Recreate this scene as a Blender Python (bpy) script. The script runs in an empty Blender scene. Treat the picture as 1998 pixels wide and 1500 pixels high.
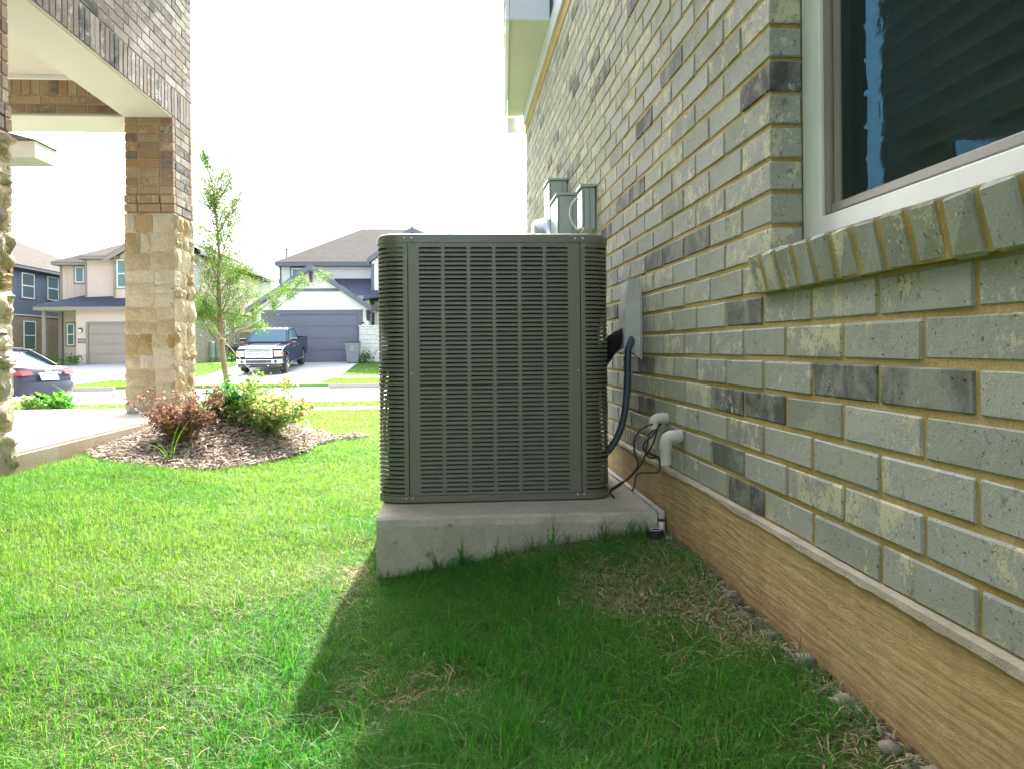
import bpy, math, random
import numpy as np
from mathutils import Vector, Matrix
random.seed(7); RNG = np.random.default_rng(7)
R = math.radians
C = bpy.context.scene.collection
sc = bpy.context.scene

# ------------------------------------------------------------------ camera, world, sun, exposure
CAM_H = 0.75
cam_d = bpy.data.cameras.new('camera'); cam = bpy.data.objects.new('camera', cam_d); C.objects.link(cam)
cam_d.sensor_width = 36.0; cam_d.lens = 36.0*1537/1998; cam_d.shift_y = -71/1998
cam_d.clip_start = 0.02; cam_d.clip_end = 3000
YAW, ROLL = R(4.2), R(0.5)
cam.matrix_world = Matrix.Translation((0, 0, CAM_H)) @ Matrix.Rotation(-YAW, 4, 'Z') @ Matrix.Rotation(R(90), 4, 'X') @ Matrix.Rotation(-ROLL, 4, 'Z')
sc.camera = cam

SUN_EL, SUN_AZ = R(41.8), R(2.9)          # azimuth measured from +Y towards +X
world = bpy.data.worlds.new('World'); sc.world = world; world.use_nodes = True
wn, wl = world.node_tree.nodes, world.node_tree.links
bg = wn['Background']
sky = wn.new('ShaderNodeTexSky'); sky.sky_type = 'NISHITA'; sky.sun_disc = False
sky.sun_elevation = SUN_EL; sky.sun_rotation = SUN_AZ; sky.air_density = 1.0; sky.dust_density = 3.5; sky.ozone_density = 1.0
hs = wn.new('ShaderNodeHueSaturation'); hs.inputs['Saturation'].default_value = 0.55
wl.new(sky.outputs[0], hs.inputs['Color']); wl.new(hs.outputs[0], bg.inputs[0])
bg.inputs[1].default_value = 0.15
sun_d = bpy.data.lights.new('sun', 'SUN'); sun_d.energy = 3.5; sun_d.angle = R(0.55); sun_d.color = (1.0, 0.955, 0.87)
sun = bpy.data.objects.new('sun', sun_d); C.objects.link(sun)
sdir = Vector((math.sin(SUN_AZ)*math.cos(SUN_EL), math.cos(SUN_AZ)*math.cos(SUN_EL), math.sin(SUN_EL)))
sun.rotation_euler = sdir.to_track_quat('Z', 'Y').to_euler(); sun.location = (3, 60, 50)
sc.view_settings.view_transform = 'Standard'; sc.view_settings.look = 'None'
sc.view_settings.exposure = 2.55; sc.view_settings.gamma = 1.0; sc.view_settings.use_curve_mapping = False
sc.cycles.max_bounces = 8; sc.cycles.diffuse_bounces = 4; sc.cycles.transparent_max_bounces = 12

# ------------------------------------------------------------------ helpers
def proj(x, y, z):
    zc = x*math.sin(YAW) + y*math.cos(YAW); xc = x*math.cos(YAW) - y*math.sin(YAW)
    if zc < 0.05: return (-9999, -9999, zc)
    a, b = xc/zc*1537, -(z-CAM_H)/zc*1537
    c, s = math.cos(ROLL), math.sin(ROLL)
    return (999 + a*c + b*-s*-1, 679 + b*c - a*s, zc)

def val_noise(x, y, seed=0):
    x = np.asarray(x, float); y = np.asarray(y, float)
    xi = np.floor(x).astype(np.int64); yi = np.floor(y).astype(np.int64); xf = x-xi; yf = y-yi
    def h(a, b):
        n = (a*374761393 + b*668265263 + seed*144269) & 0x7fffffff
        n = ((n ^ (n >> 13))*1274126177) & 0x7fffffff
        return ((n ^ (n >> 16)) & 0xffff)/65535.0
    u = xf*xf*(3-2*xf); v = yf*yf*(3-2*yf)
    return (h(xi, yi)*(1-u)+h(xi+1, yi)*u)*(1-v) + (h(xi, yi+1)*(1-u)+h(xi+1, yi+1)*u)*v
def fbm(x, y, seed=0, o=4):
    t = 0; a = 1; s = 0
    for i in range(o):
        t = t + a*val_noise(np.asarray(x)*2**i, np.asarray(y)*2**i, seed+i*17); s += a; a *= .5
    return t/s
def sstep(a, b, x):
    t = np.clip((np.asarray(x, float)-a)/(b-a), 0, 1); return t*t*(3-2*t)

def mesh_np(name, verts, faces, cols=None, smooth=False):
    """verts Nx3, faces MxK array (or list of arrays of different K)"""
    me = bpy.data.meshes.new(name)
    if isinstance(faces, np.ndarray): faces = [faces]
    verts = np.asarray(verts, np.float32)
    me.vertices.add(len(verts)); me.vertices.foreach_set('co', verts.ravel())
    tot = sum(f.size for f in faces); nf = sum(len(f) for f in faces)
    me.loops.add(tot); me.loops.foreach_set('vertex_index', np.concatenate([f.ravel() for f in faces]).astype(np.int32))
    me.polygons.add(nf)
    lt = np.concatenate([np.full(len(f), f.shape[1], np.int32) for f in faces])
    ls = np.concatenate([[0], np.cumsum(lt)[:-1]]).astype(np.int32)
    me.polygons.foreach_set('loop_start', ls); me.polygons.foreach_set('loop_total', lt)
    if smooth: me.polygons.foreach_set('use_smooth', np.ones(nf, bool))
    if cols is not None:
        at = me.color_attributes.new('col', 'FLOAT_COLOR', 'POINT')
        c4 = np.ones((len(verts), 4), np.float32); c4[:, :3] = cols; at.data.foreach_set('color', c4.ravel())
    me.update(calc_edges=True); me.validate()
    return me

LOCAL = set()
def thing(name, label, cat, loc=(0, 0, 0), rz=0, group=None, local=False):
    o = bpy.data.objects.new(name, None); C.objects.link(o); o.empty_display_size = .1
    o.location = loc; o.rotation_euler = (0, 0, rz); o['label'] = label; o['category'] = cat
    if group: o['group'] = group
    if local: LOCAL.add(o.name)
    return o
def root_off(p):
    """minus the world position of an unrotated parent chain"""
    v = Vector((0, 0, 0)); q = p
    while q is not None: v += q.location; q = q.parent
    return -v
def place(name, me, mat, parent=None, loc=None, kind=None, label=None, cat=None, group=None):
    if mat is not None and len(me.materials) == 0: me.materials.append(mat)
    o = bpy.data.objects.new(name, me); C.objects.link(o)
    if parent is not None:
        o.parent = parent
        top = parent
        while top.parent is not None: top = top.parent
        if loc is None: o.location = (0, 0, 0) if top.name in LOCAL else root_off(parent)
        else: o.location = Vector(loc) + (Vector((0,0,0)) if top.name in LOCAL else root_off(parent))
    elif loc is not None: o.location = loc
    if kind: o['kind'] = kind
    if label: o['label'] = label
    if cat: o['category'] = cat
    if group: o['group'] = group
    return o

class MB:
    def __init__(s): s.v = []; s.f = []; s.sm = []
    def add(s, vs, fs, smooth=False):
        b = len(s.v); s.v += [tuple(p) for p in vs]; s.f += [tuple(i+b for i in f) for f in fs]; s.sm += [smooth]*len(fs); return s
    def box(s, x0, y0, z0, x1, y1, z1):
        return s.add([(x0,y0,z0),(x1,y0,z0),(x1,y1,z0),(x0,y1,z0),(x0,y0,z1),(x1,y0,z1),(x1,y1,z1),(x0,y1,z1)],
                     [(0,3,2,1),(4,5,6,7),(0,1,5,4),(1,2,6,5),(2,3,7,6),(3,0,4,7)])
    def cbox(s, x0, y0, z0, x1, y1, z1, c=.01):
        """chamfered box"""
        c = min(c, (x1-x0)*.45, (y1-y0)*.45, (z1-z0)*.45)
        vs = []; idx = {}
        lo = (x0,y0,z0); hi = (x1,y1,z1)
        for sx in (0,1):
            for sy in (0,1):
                for sz in (0,1):
                    for ax in range(3):
                        p = []
                        for k, sg in enumerate((sx,sy,sz)):
                            e = hi[k] if sg else lo[k]
                            p.append(e if k == ax else (e-c if sg else e+c))
                        idx[(sx,sy,sz,ax)] = len(vs); vs.append(tuple(p))
        fs = []
        for ax in range(3):
            o1, o2 = [k for k in range(3) if k != ax]
            for sg in (0,1):
                q = []
                for a, b in ((0,0),(1,0),(1,1),(0,1)):
                    k = [0,0,0]; k[ax] = sg; k[o1] = a; k[o2] = b; q.append(idx[(*k, ax)])
                fl = (sg == 1) ^ (ax == 1)
                fs.append(tuple(q if fl else q[::-1]))
        for ax in range(3):       # edge chamfers run along ax
            o1, o2 = [k for k in range(3) if k != ax]
            for a in (0,1):
                for b in (0,1):
                    k0 = [0,0,0]; k0[o1] = a; k0[o2] = b; k1 = list(k0); k1[ax] = 1
                    q = [idx[(*k0,o1)], idx[(*k1,o1)], idx[(*k1,o2)], idx[(*k0,o2)]]
                    fs.append(tuple(q))
        for sx in (0,1):
            for sy in (0,1):
                for sz in (0,1): fs.append((idx[(sx,sy,sz,0)], idx[(sx,sy,sz,1)], idx[(sx,sy,sz,2)]))
        return s.add(vs, fs)
    def quad(s, a, b, c, d): return s.add([a,b,c,d], [(0,1,2,3)])
    def slab(s, pts, d):
        """polygon extruded by vector d"""
        n = len(pts); vs = list(pts)+[tuple(Vector(p)+Vector(d)) for p in pts]
        fs = [tuple(range(n))[::-1], tuple(range(n, 2*n))]+[(i,(i+1)%n,(i+1)%n+n,i+n) for i in range(n)]
        return s.add(vs, fs)
    def tube(s, pts, r, n=8, cap=True):
        pts = [Vector(p) for p in pts]; rs = r if isinstance(r, (list, tuple)) else [r]*len(pts)
        vs = []; fs = []; up = None
        for i, p in enumerate(pts):
            t = (pts[min(i+1, len(pts)-1)]-pts[max(i-1, 0)]).normalized()
            if up is None: up = t.orthogonal().normalized()
            up = (up-t*up.dot(t)).normalized(); w = t.cross(up)
            for k in range(n):
                a = 2*math.pi*k/n; vs.append(p+(up*math.cos(a)+w*math.sin(a))*rs[i])
        for i in range(len(pts)-1):
            for k in range(n): fs.append((i*n+k, i*n+(k+1)%n, (i+1)*n+(k+1)%n, (i+1)*n+k))
        if cap: fs += [tuple(range(n))[::-1], tuple(range((len(pts)-1)*n, len(pts)*n))]
        return s.add(vs, fs, True)
    def cyl(s, p0, p1, r, n=16): return s.tube([p0, p1], r, n)
    def lathe(s, prof, c, axis='z', n=20):
        """prof: (r, h) list around axis through c"""
        vs = []; fs = []
        for r_, h in prof:
            for k in range(n):
                a = 2*math.pi*k/n; u, v = r_*math.cos(a), r_*math.sin(a)
                q = {'z': (u,v,h), 'x': (h,u,v), 'y': (v,h,u)}[axis]; vs.append((c[0]+q[0], c[1]+q[1], c[2]+q[2]))
        for i in range(len(prof)-1):
            for k in range(n): fs.append((i*n+k, i*n+(k+1)%n, (i+1)*n+(k+1)%n, (i+1)*n+k))
        fs += [tuple(range(n))[::-1], tuple(range((len(prof)-1)*n, len(prof)*n))]
        return s.add(vs, fs, True)
    def mesh(s, name, fix=True):
        me = bpy.data.meshes.new(name); me.from_pydata(s.v, [], s.f)
        me.polygons.foreach_set('use_smooth', s.sm)
        if fix:
            import bmesh
            bm = bmesh.new(); bm.from_mesh(me); bmesh.ops.recalc_face_normals(bm, faces=bm.faces); bm.to_mesh(me); bm.free()
        me.update(); return me
    def build(s, name, mat, parent=None, bevel=0, **k):
        o = place(name, s.mesh(name), mat, parent, **k)
        if any(s.sm) and not all(s.sm) or bevel:
            pass
        if bevel:
            m = o.modifiers.new('bevel', 'BEVEL'); m.width = bevel; m.segments = 2; m.limit_method = 'ANGLE'; m.angle_limit = R(35)
        if any(s.sm) : 
            try: o.data.set_sharp_from_angle(angle=R(50))
            except Exception: pass
        return o

# ------------------------------------------------------------------ materials
def new_mat(name):
    m = bpy.data.materials.new(name); m.use_nodes = True
    nt = m.node_tree; b = nt.nodes['Principled BSDF']; return m, nt, nt.nodes, nt.links, b
def noise_node(nt, vec, scale, detail=5, rough=.6, dist=0):
    n = nt.nodes.new('ShaderNodeTexNoise'); n.inputs['Scale'].default_value = scale; n.inputs['Detail'].default_value = detail
    n.inputs['Roughness'].default_value = rough; n.inputs['Distortion'].default_value = dist
    if vec is not None: nt.links.new(vec, n.inputs['Vector'])
    return n
def ramp(nt, fac, stops, interp='LINEAR'):
    r = nt.nodes.new('ShaderNodeValToRGB'); r.color_ramp.interpolation = interp
    e = r.color_ramp.elements
    while len(e) < len(stops): e.new(.5)
    for i, (p, c) in enumerate(stops):
        e[i].position = p; e[i].color = (*c, 1) if isinstance(c, (tuple, list)) else (c, c, c, 1)
    nt.links.new(fac, r.inputs[0]); return r
def mixc(nt, fac, a, b, mode='MIX'):
    m = nt.nodes.new('ShaderNodeMix'); m.data_type = 'RGBA'; m.blend_type = mode
    for s, v in ((0, fac), (6, a), (7, b)):
        if hasattr(v, 'links') or hasattr(v, 'is_linked'): nt.links.new(v, m.inputs[s])
        elif s == 0: m.inputs[0].default_value = v
        else: m.inputs[s].default_value = (*v, 1)
    return m.outputs[2]
def math_n(nt, op, a, b=None):
    m = nt.nodes.new('ShaderNodeMath'); m.operation = op
    for i, v in enumerate((a, b)):
        if v is None: continue
        if hasattr(v, 'is_linked'): nt.links.new(v, m.inputs[i])
        else: m.inputs[i].default_value = v
    return m.outputs[0]
def bump(nt, h, strength, dist, b, prev=None):
    n = nt.nodes.new('ShaderNodeBump'); n.inputs['Strength'].default_value = strength; n.inputs['Distance'].default_value = dist
    nt.links.new(h, n.inputs['Height'])
    if prev is not None: nt.links.new(prev, n.inputs['Normal'])
    if b is not None: nt.links.new(n.outputs[0], b.inputs['Normal'])
    return n.outputs[0]
def pos(nt):
    g = nt.nodes.new('ShaderNodeNewGeometry'); return g.outputs['Position']
def vmap(nt, vec, scale=(1,1,1), loc=None):
    m = nt.nodes.new('ShaderNodeMapping'); nt.links.new(vec, m.inputs[0]); m.inputs['Scale'].default_value = scale
    if loc is not None: nt.links.new(loc, m.inputs['Location'])
    return m.outputs[0]
def simple(name, col, rough=.6, metal=0, var=.12, scale=8, bmp=0, spec=None, bscale=None, coat=0):
    m, nt, N, L, b = new_mat(name)
    n = noise_node(nt, pos(nt), scale, 6)
    lo = tuple(c*(1-var) for c in col); hi = tuple(min(1, c*(1+var)) for c in col)
    r = ramp(nt, n.outputs[0], [(.3, lo), (.7, hi)]); L.new(r.outputs[0], b.inputs['Base Color'])
    b.inputs['Roughness'].default_value = rough; b.inputs['Metallic'].default_value = metal
    if spec is not None: b.inputs['Specular IOR Level'].default_value = spec
    if coat: b.inputs['Coat Weight'].default_value = coat; b.inputs['Coat Roughness'].default_value = .04
    if bmp:
        n2 = noise_node(nt, pos(nt), bscale or scale*6, 8, .7); bump(nt, n2.outputs[0], bmp, .01, b)
    return m

def brick_mat(name, palette, smear, smear_amt, tint2, dark=(.05,.055,.05), stripe=1.0):
    """per-brick colour from object random + island random, paint smears and pits on top"""
    m, nt, N, L, b = new_mat(name)
    oi = N.new('ShaderNodeObjectInfo'); g = N.new('ShaderNodeNewGeometry')
    r = math_n(nt, 'FRACT', math_n(nt, 'ADD', math_n(nt, 'MULTIPLY', oi.outputs['Random'], 1.0), math_n(nt, 'MULTIPLY', g.outputs['Random Per Island'], 1.0)))
    off = N.new('ShaderNodeCombineXYZ')
    L.new(math_n(nt, 'MULTIPLY', r, 37.0), off.inputs[0]); L.new(math_n(nt, 'MULTIPLY', r, 91.0), off.inputs[2])
    va = N.new('ShaderNodeVectorMath'); va.operation = 'ADD'; L.new(g.outputs['Position'], va.inputs[0]); L.new(off.outputs[0], va.inputs[1])
    v = va.outputs[0]
    base = ramp(nt, r, palette, 'CONSTANT').outputs[0]
    big = noise_node(nt, v, 9, 4, .6, .6)
    base = mixc(nt, math_n(nt, 'MULTIPLY', ramp(nt, big.outputs[0], [(.42, 0.), (.62, 1.)]).outputs[0], .55), base, tint2)
    # dark smudges
    dk = noise_node(nt, v, 14, 8, .72, 1.2)
    base = mixc(nt, math_n(nt, 'MULTIPLY', ramp(nt, dk.outputs[0], [(.60, 0.), (.68, 1.)]).outputs[0], .6), base, dark)
    # cream paint patches; how much differs per brick
    r2 = math_n(nt, 'FRACT', math_n(nt, 'MULTIPLY', r, 7.31))
    pn = noise_node(nt, v, 15, 10, .72, .15); pn2 = noise_node(nt, v, 110, 8, .75)
    pv = math_n(nt, 'ADD', math_n(nt, 'MULTIPLY', pn.outputs[0], .66), math_n(nt, 'MULTIPLY', pn2.outputs[0], .34))
    pv = math_n(nt, 'ADD', pv, math_n(nt, 'MULTIPLY', math_n(nt, 'SUBTRACT', r2, .5), smear_amt))
    mask = ramp(nt, pv, [(.548, 0.), (.585, 1.)]).outputs[0]
    mask8 = math_n(nt, 'MULTIPLY', mask, .8)
    base = mixc(nt, mask8, base, smear)
    # fine grain
    fg = noise_node(nt, g.outputs['Position'], 260, 4, .7)
    base = mixc(nt, .35, base, ramp(nt, fg.outputs[0], [(.3, .35), (.7, 1.)]).outputs[0], 'MULTIPLY')
    pit = noise_node(nt, v, 120, 3, .5); pm = ramp(nt, pit.outputs[0], [(.30, 0.), (.36, 1.)]).outputs[0]
    base = mixc(nt, .6, base, pm, 'MULTIPLY')
    L.new(base, b.inputs['Base Color']); b.inputs['Roughness'].default_value = .92; b.inputs['Specular IOR Level'].default_value = .2
    h = math_n(nt, 'ADD', math_n(nt, 'MULTIPLY', mask, .35), math_n(nt, 'MULTIPLY', pm, .5))
    rn = noise_node(nt, v, 45, 8, .75)
    h = math_n(nt, 'ADD', h, math_n(nt, 'MULTIPLY', rn.outputs[0], 1.6))
    bump(nt, h, .6, .003, b)
    return m
def mortar_mat(name, c1, c2):
    m, nt, N, L, b = new_mat(name); p = pos(nt)
    n = noise_node(nt, p, 5, 6, .6); n2 = noise_node(nt, p, 150, 5, .7)
    base = ramp(nt, n.outputs[0], [(.35, c1), (.65, c2)]).outputs[0]
    base = mixc(nt, .5, base, ramp(nt, n2.outputs[0], [(.3, .5), (.65, 1.)]).outputs[0], 'MULTIPLY')
    L.new(base, b.inputs['Base Color']); b.inputs['Roughness'].default_value = .95
    bump(nt, noise_node(nt, p, 90, 8, .75).outputs[0], .9, .006, b); return m

M = {}
M['brick_grey'] = brick_mat('whitewashed grey brick',
    [(0, (.10,.105,.095)), (.065, (.35,.37,.305)), (.20, (.405,.42,.355)), (.32, (.36,.38,.31)), (.43, (.435,.45,.385)), (.55, (.38,.395,.325)), (.68, (.16,.168,.145)), (.72, (.44,.455,.40)), (.86, (.31,.325,.27))],
    (.68,.65,.42), .12, (.43,.45,.385), dark=(.085,.09,.085))
M['brick_brown'] = brick_mat('rustic brown brick',
    [(0, (.20,.14,.11)), (.08, (.40,.22,.12)), (.28, (.33,.19,.11)), (.42, (.42,.26,.15)), (.56, (.30,.20,.14)), (.66, (.45,.34,.22)), (.76, (.21,.155,.125)), (.84, (.40,.27,.17))],
    (.55,.48,.38), .10, (.36,.26,.19), dark=(.07,.065,.06))
M['brick_skylit'] = brick_mat('skylit grey brown brick',
    [(0, (.07,.07,.08)), (.10, (.24,.19,.165)), (.24, (.30,.25,.22)), (.40, (.20,.165,.15)), (.52, (.34,.29,.26)), (.64, (.25,.21,.19)), (.76, (.10,.10,.11)), (.82, (.38,.33,.29))],
    (.52,.49,.43), .10, (.32,.28,.25), dark=(.08,.08,.09))  # rustic brick again, blue skylight on the side faces put into its colour
M['mortar'] = mortar_mat('ochre mortar', (.48,.33,.09), (.56,.43,.18))
M['mortar_tan'] = mortar_mat('tan mortar', (.42,.34,.23), (.52,.45,.33))

def concrete(name, c1, c2, c3, brushed=False, scale=3, bs=.5):
    m, nt, N, L, b = new_mat(name); p = pos(nt)
    n = noise_node(nt, p, scale, 8, .65, .3); n2 = noise_node(nt, p, scale*14, 6, .7)
    base = ramp(nt, n.outputs[0], [(.3, c1), (.55, c2), (.75, c3)]).outputs[0]
    base = mixc(nt, .45, base, ramp(nt, n2.outputs[0], [(.28, .55), (.6, 1.)]).outputs[0], 'MULTIPLY')
    L.new(base, b.inputs['Base Color']); b.inputs['Roughness'].default_value = .9; b.inputs['Specular IOR Level'].default_value = .25
    h = noise_node(nt, p, 60, 8, .7).outputs[0]
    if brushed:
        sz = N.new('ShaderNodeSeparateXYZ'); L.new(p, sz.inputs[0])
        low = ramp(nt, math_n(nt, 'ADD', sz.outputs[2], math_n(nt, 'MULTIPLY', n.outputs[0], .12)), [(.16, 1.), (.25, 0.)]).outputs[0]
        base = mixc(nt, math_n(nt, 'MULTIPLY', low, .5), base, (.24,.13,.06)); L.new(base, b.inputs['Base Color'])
        st = noise_node(nt, vmap(nt, p, (40, 9, 95)), 1.0, 8, .75, 1.2)
        h = math_n(nt, 'ADD', math_n(nt, 'MULTIPLY', st.outputs[0], 2.2), math_n(nt, 'MULTIPLY', h, .5))
        nb = bump(nt, h, .45, .005, b)
    else: bump(nt, h, bs, .006, b)
    return m, nt, base, b
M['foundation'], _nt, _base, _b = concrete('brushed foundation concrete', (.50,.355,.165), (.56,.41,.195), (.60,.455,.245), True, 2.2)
# streaks running down the face
_st = noise_node(_nt, vmap(_nt, pos(_nt), (3, 7, .6)), 1.0, 5, .6)
_nt.links.new(mixc(_nt, .5, _base, ramp(_nt, _st.outputs[0], [(.35, (.74,.68,.56)), (.6, (1,1,1))]).outputs[0], 'MULTIPLY'), _b.inputs['Base Color'])
M['pad'] = concrete('pad concrete', (.42,.38,.29), (.50,.465,.37), (.55,.52,.44), False, 5, .35)[0]
M['slab'] = concrete('porch slab concrete', (.50,.48,.44), (.55,.53,.49), (.60,.58,.54), False, 2, .3)[0]
M['slab_side'] = concrete('rough slab edge', (.33,.28,.21), (.40,.35,.27), (.45,.41,.33), True, 3)[0]
M['walk'] = concrete('driveway concrete', (.50,.49,.47), (.56,.55,.53), (.60,.59,.57), False, .6, .2)[0]
M['street'] = concrete('pale worn street', (.38,.37,.36), (.43,.42,.41), (.48,.47,.46), False, .4, .3)[0]
M['curb'] = concrete('curb concrete', (.36,.32,.29), (.42,.38,.35), (.46,.43,.40), False, 1, .3)[0]
M['limestone'] = simple('cream limestone', (.52,.43,.29), .92, var=.28, scale=5, bmp=.9, bscale=28)
def stone_mat():
    m, nt, N, L, b = new_mat('chopped limestone'); g = N.new('ShaderNodeNewGeometry'); oi = N.new('ShaderNodeObjectInfo')
    r = oi.outputs['Random']
    base = ramp(nt, r, [(0, (.52,.43,.29)), (.2, (.62,.55,.41)), (.36, (.46,.35,.20)), (.48, (.64,.58,.46)), (.66, (.55,.46,.31)), (.82, (.42,.28,.14)), (.90, (.59,.51,.37))], 'CONSTANT').outputs[0]
    n = noise_node(nt, g.outputs['Position'], 11, 8, .7, .6)
    base = mixc(nt, math_n(nt, 'MULTIPLY', ramp(nt, n.outputs[0], [(.5, 0.), (.72, 1.)]).outputs[0], .5), base, (.45,.31,.15))
    n3 = noise_node(nt, g.outputs['Position'], 60, 8, .7)
    base = mixc(nt, .5, base, ramp(nt, n3.outputs[0], [(.3, .55), (.62, 1.)]).outputs[0], 'MULTIPLY')
    L.new(base, b.inputs['Base Color']); b.inputs['Roughness'].default_value = .95; b.inputs['Specular IOR Level'].default_value = .15
    h = math_n(nt, 'ADD', noise_node(nt, g.outputs['Position'], 26, 8, .65).outputs[0], math_n(nt, 'MULTIPLY', n3.outputs[0], .4))
    bump(nt, h, 1.0, .02, b); return m
M['stone'] = stone_mat()
M['stone_white'] = simple('white limestone block', (.62,.60,.55), .9, var=.12, scale=1.3, bmp=.5, bscale=12)
M['trim_white'] = simple('white painted trim', (.78,.78,.76), .45, var=.04, scale=3)
M['trim_cream'] = simple('cream painted soffit', (.58,.565,.52), .6, var=.05, scale=2)
M['ceiling'] = simple('porch ceiling paint', (.60,.58,.52), .7, var=.04, scale=2)
M['vinyl'] = simple('white vinyl frame', (.74,.77,.72), .35, var=.05, scale=9)
M['bronze'] = simple('taupe aluminium screen frame', (.22,.21,.18), .4, metal=.3, var=.08, scale=12)
M['ac'] = None
m, nt, N, L, b = new_mat('olive grey powder coat'); p = pos(nt)
base = ramp(nt, noise_node(nt, p, 3, 5).outputs[0], [(.3, (.158,.160,.124)), (.7, (.172,.173,.135))]).outputs[0]
dust = noise_node(nt, p, 30, 8, .75, .4)
base = mixc(nt, math_n(nt, 'MULTIPLY', ramp(nt, dust.outputs[0], [(.5, 0.), (.8, 1.)]).outputs[0], .22), base, (.26,.25,.20))
L.new(base, b.inputs['Base Color'])
b.inputs['Roughness'].default_value = .34; b.inputs['Metallic'].default_value = .15
L.new(ramp(nt, dust.outputs[0], [(.3, .30), (.8, .48)]).outputs[0], b.inputs['Roughness'])
bump(nt, noise_node(nt, p, 500, 2).outputs[0], .05, .001, b); M['ac'] = m
M['coil'] = simple('dark coil fins', (.030,.032,.032), .6, metal=.3, var=.3, scale=40)
M['screw'] = simple('zinc screw', (.55,.55,.56), .3, metal=.9)
M['black'] = simple('black rubber', (.02,.02,.02), .55, bmp=.3, scale=30)
M['foam'] = simple('black pipe insulation', (.018,.018,.02), .85, bmp=.8, bscale=160)
M['conduit'] = simple('slate liquidtight conduit', (.055,.075,.10), .45)
M['cable'] = simple('brown black cable', (.045,.03,.022), .5)
M['pvc'] = simple('weathered pvc', (.58,.57,.50), .42, var=.1, scale=14)
M['galv'] = simple('galvanised flashing', (.64,.63,.58), .5, metal=.15, var=.2, scale=7, bmp=.15)
M['elec'] = simple('grey green electrical enclosure', (.36,.42,.39), .42, metal=.15, var=.06)
M['meter'] = simple('bright meter cover', (.62,.63,.64), .25, metal=.6)
M['dark'] = simple('dark interior', (.035,.038,.035), .9)
M['room'] = simple('room paint', (.16,.18,.15), .9)
M['blind'] = simple('pale blind slat', (.24,.27,.22), .6, var=.06)
M['shingle'] = simple('weathered grey shingle', (.088,.082,.075), 1.0, spec=.03, var=.18, scale=5, bmp=.5, bscale=14)
M['shingle_dark'] = simple('slate blue shingle', (.07,.08,.105), 1.0, spec=.05, var=.2, scale=5, bmp=.4, bscale=14)
def siding(name, col, dirn='z', pitch=.18, rough=.7):
    m, nt, N, L, b = new_mat(name); p = pos(nt)
    w = N.new('ShaderNodeTexWave'); w.wave_profile = 'SAW'; w.bands_direction = dirn.upper(); w.inputs['Scale'].default_value = 2*math.pi/pitch/20*1.0
    w.inputs['Distortion'].default_value = 0; L.new(p, w.inputs['Vector'])
    n = noise_node(nt, p, 1.5, 4); c = ramp(nt, n.outputs[0], [(.3, tuple(x*.94 for x in col)), (.7, tuple(min(1,x*1.05) for x in col))]).outputs[0]
    L.new(c, b.inputs['Base Color']); b.inputs['Roughness'].default_value = rough
    bump(nt, w.outputs[0], .5, .012, b); return m
M['tan_siding'] = siding('tan lap siding', (.58,.46,.38))
M['tan_board'] = simple('tan board siding', (.58,.46,.38), .7, var=.04, scale=1)
M['white_siding'] = siding('off white lap siding', (.68,.67,.64))
M['white_board'] = simple('off white board siding', (.76,.75,.72), .7, var=.04, scale=1)
M['blue_siding'] = siding('slate blue siding', (.075,.11,.165))
M['grey_siding'] = siding('grey lap siding', (.36,.345,.33))
M['house_siding'] = siding('white upper siding', (.62,.66,.70), pitch=.16)
M['slate_trim'] = simple('slate blue trim', (.115,.12,.155), .5, var=.06)
M['garage_blue'] = simple('slate blue garage door', (.125,.13,.17), .5, var=.05, scale=1)
M['taupe_trim'] = simple('taupe trim', (.25,.21,.18), .6, var=.05)
M['garage_tan'] = simple('taupe garage door', (.30,.25,.205), .55, var=.05, scale=1)
def far_brick(name, c1, c2, mort):
    m, nt, N, L, b = new_mat(name); p = pos(nt)
    sx = N.new('ShaderNodeSeparateXYZ'); L.new(p, sx.inputs[0]); cb = N.new('ShaderNodeCombineXYZ')
    L.new(math_n(nt, 'ADD', sx.outputs[0], sx.outputs[1]), cb.inputs[0]); L.new(sx.outputs[2], cb.inputs[1])
    t = N.new('ShaderNodeTexBrick'); L.new(cb.outputs[0], t.inputs['Vector']); t.inputs['Scale'].default_value = 1
    t.inputs['Brick Width'].default_value = .254; t.inputs['Row Height'].default_value = .0765; t.inputs['Mortar Size'].default_value = .006
    t.inputs['Color1'].default_value = (*c1, 1); t.inputs['Color2'].default_value = (*c2, 1); t.inputs['Mortar'].default_value = (*mort, 1)
    n = noise_node(nt, p, 6, 6)
    c = mixc(nt, .5, t.outputs[0], ramp(nt, n.outputs[0], [(.3, .55), (.7, 1.)]).outputs[0], 'MULTIPLY')
    L.new(c, b.inputs['Base Color']); b.inputs['Roughness'].default_value = .95; bump(nt, t.outputs['Fac'], -.4, .006, b); return m
M['far_brick'] = far_brick('far brown brick', (.30,.19,.15), (.20,.15,.135), (.42,.36,.30))
M['far_grey_brick'] = far_brick('far grey brick', (.36,.30,.26), (.24,.20,.185), (.45,.41,.37))
def glass_mat(name, tint=(.05,.09,.09), rough=.03):
    m, nt, N, L, b = new_mat(name); b.inputs['Base Color'].default_value = (*tint, 1); b.inputs['Roughness'].default_value = rough
    b.inputs['Specular IOR Level'].default_value = .5
    bump(nt, noise_node(nt, pos(nt), 1.1, 2).outputs[0], .08, .05, b); return m
M['far_glass'] = glass_mat('far window glass', (.09,.16,.17), .08)
M['car_glass'] = glass_mat('tinted car glass', (.06,.12,.16), .04); M['car_glass'].node_tree.nodes['Principled BSDF'].inputs['Specular IOR Level'].default_value = .2
m, nt, N, L, b = new_mat('clear window glass')      # thin pane: reflection over transparency, sky blue painted into the reflection tint
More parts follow.
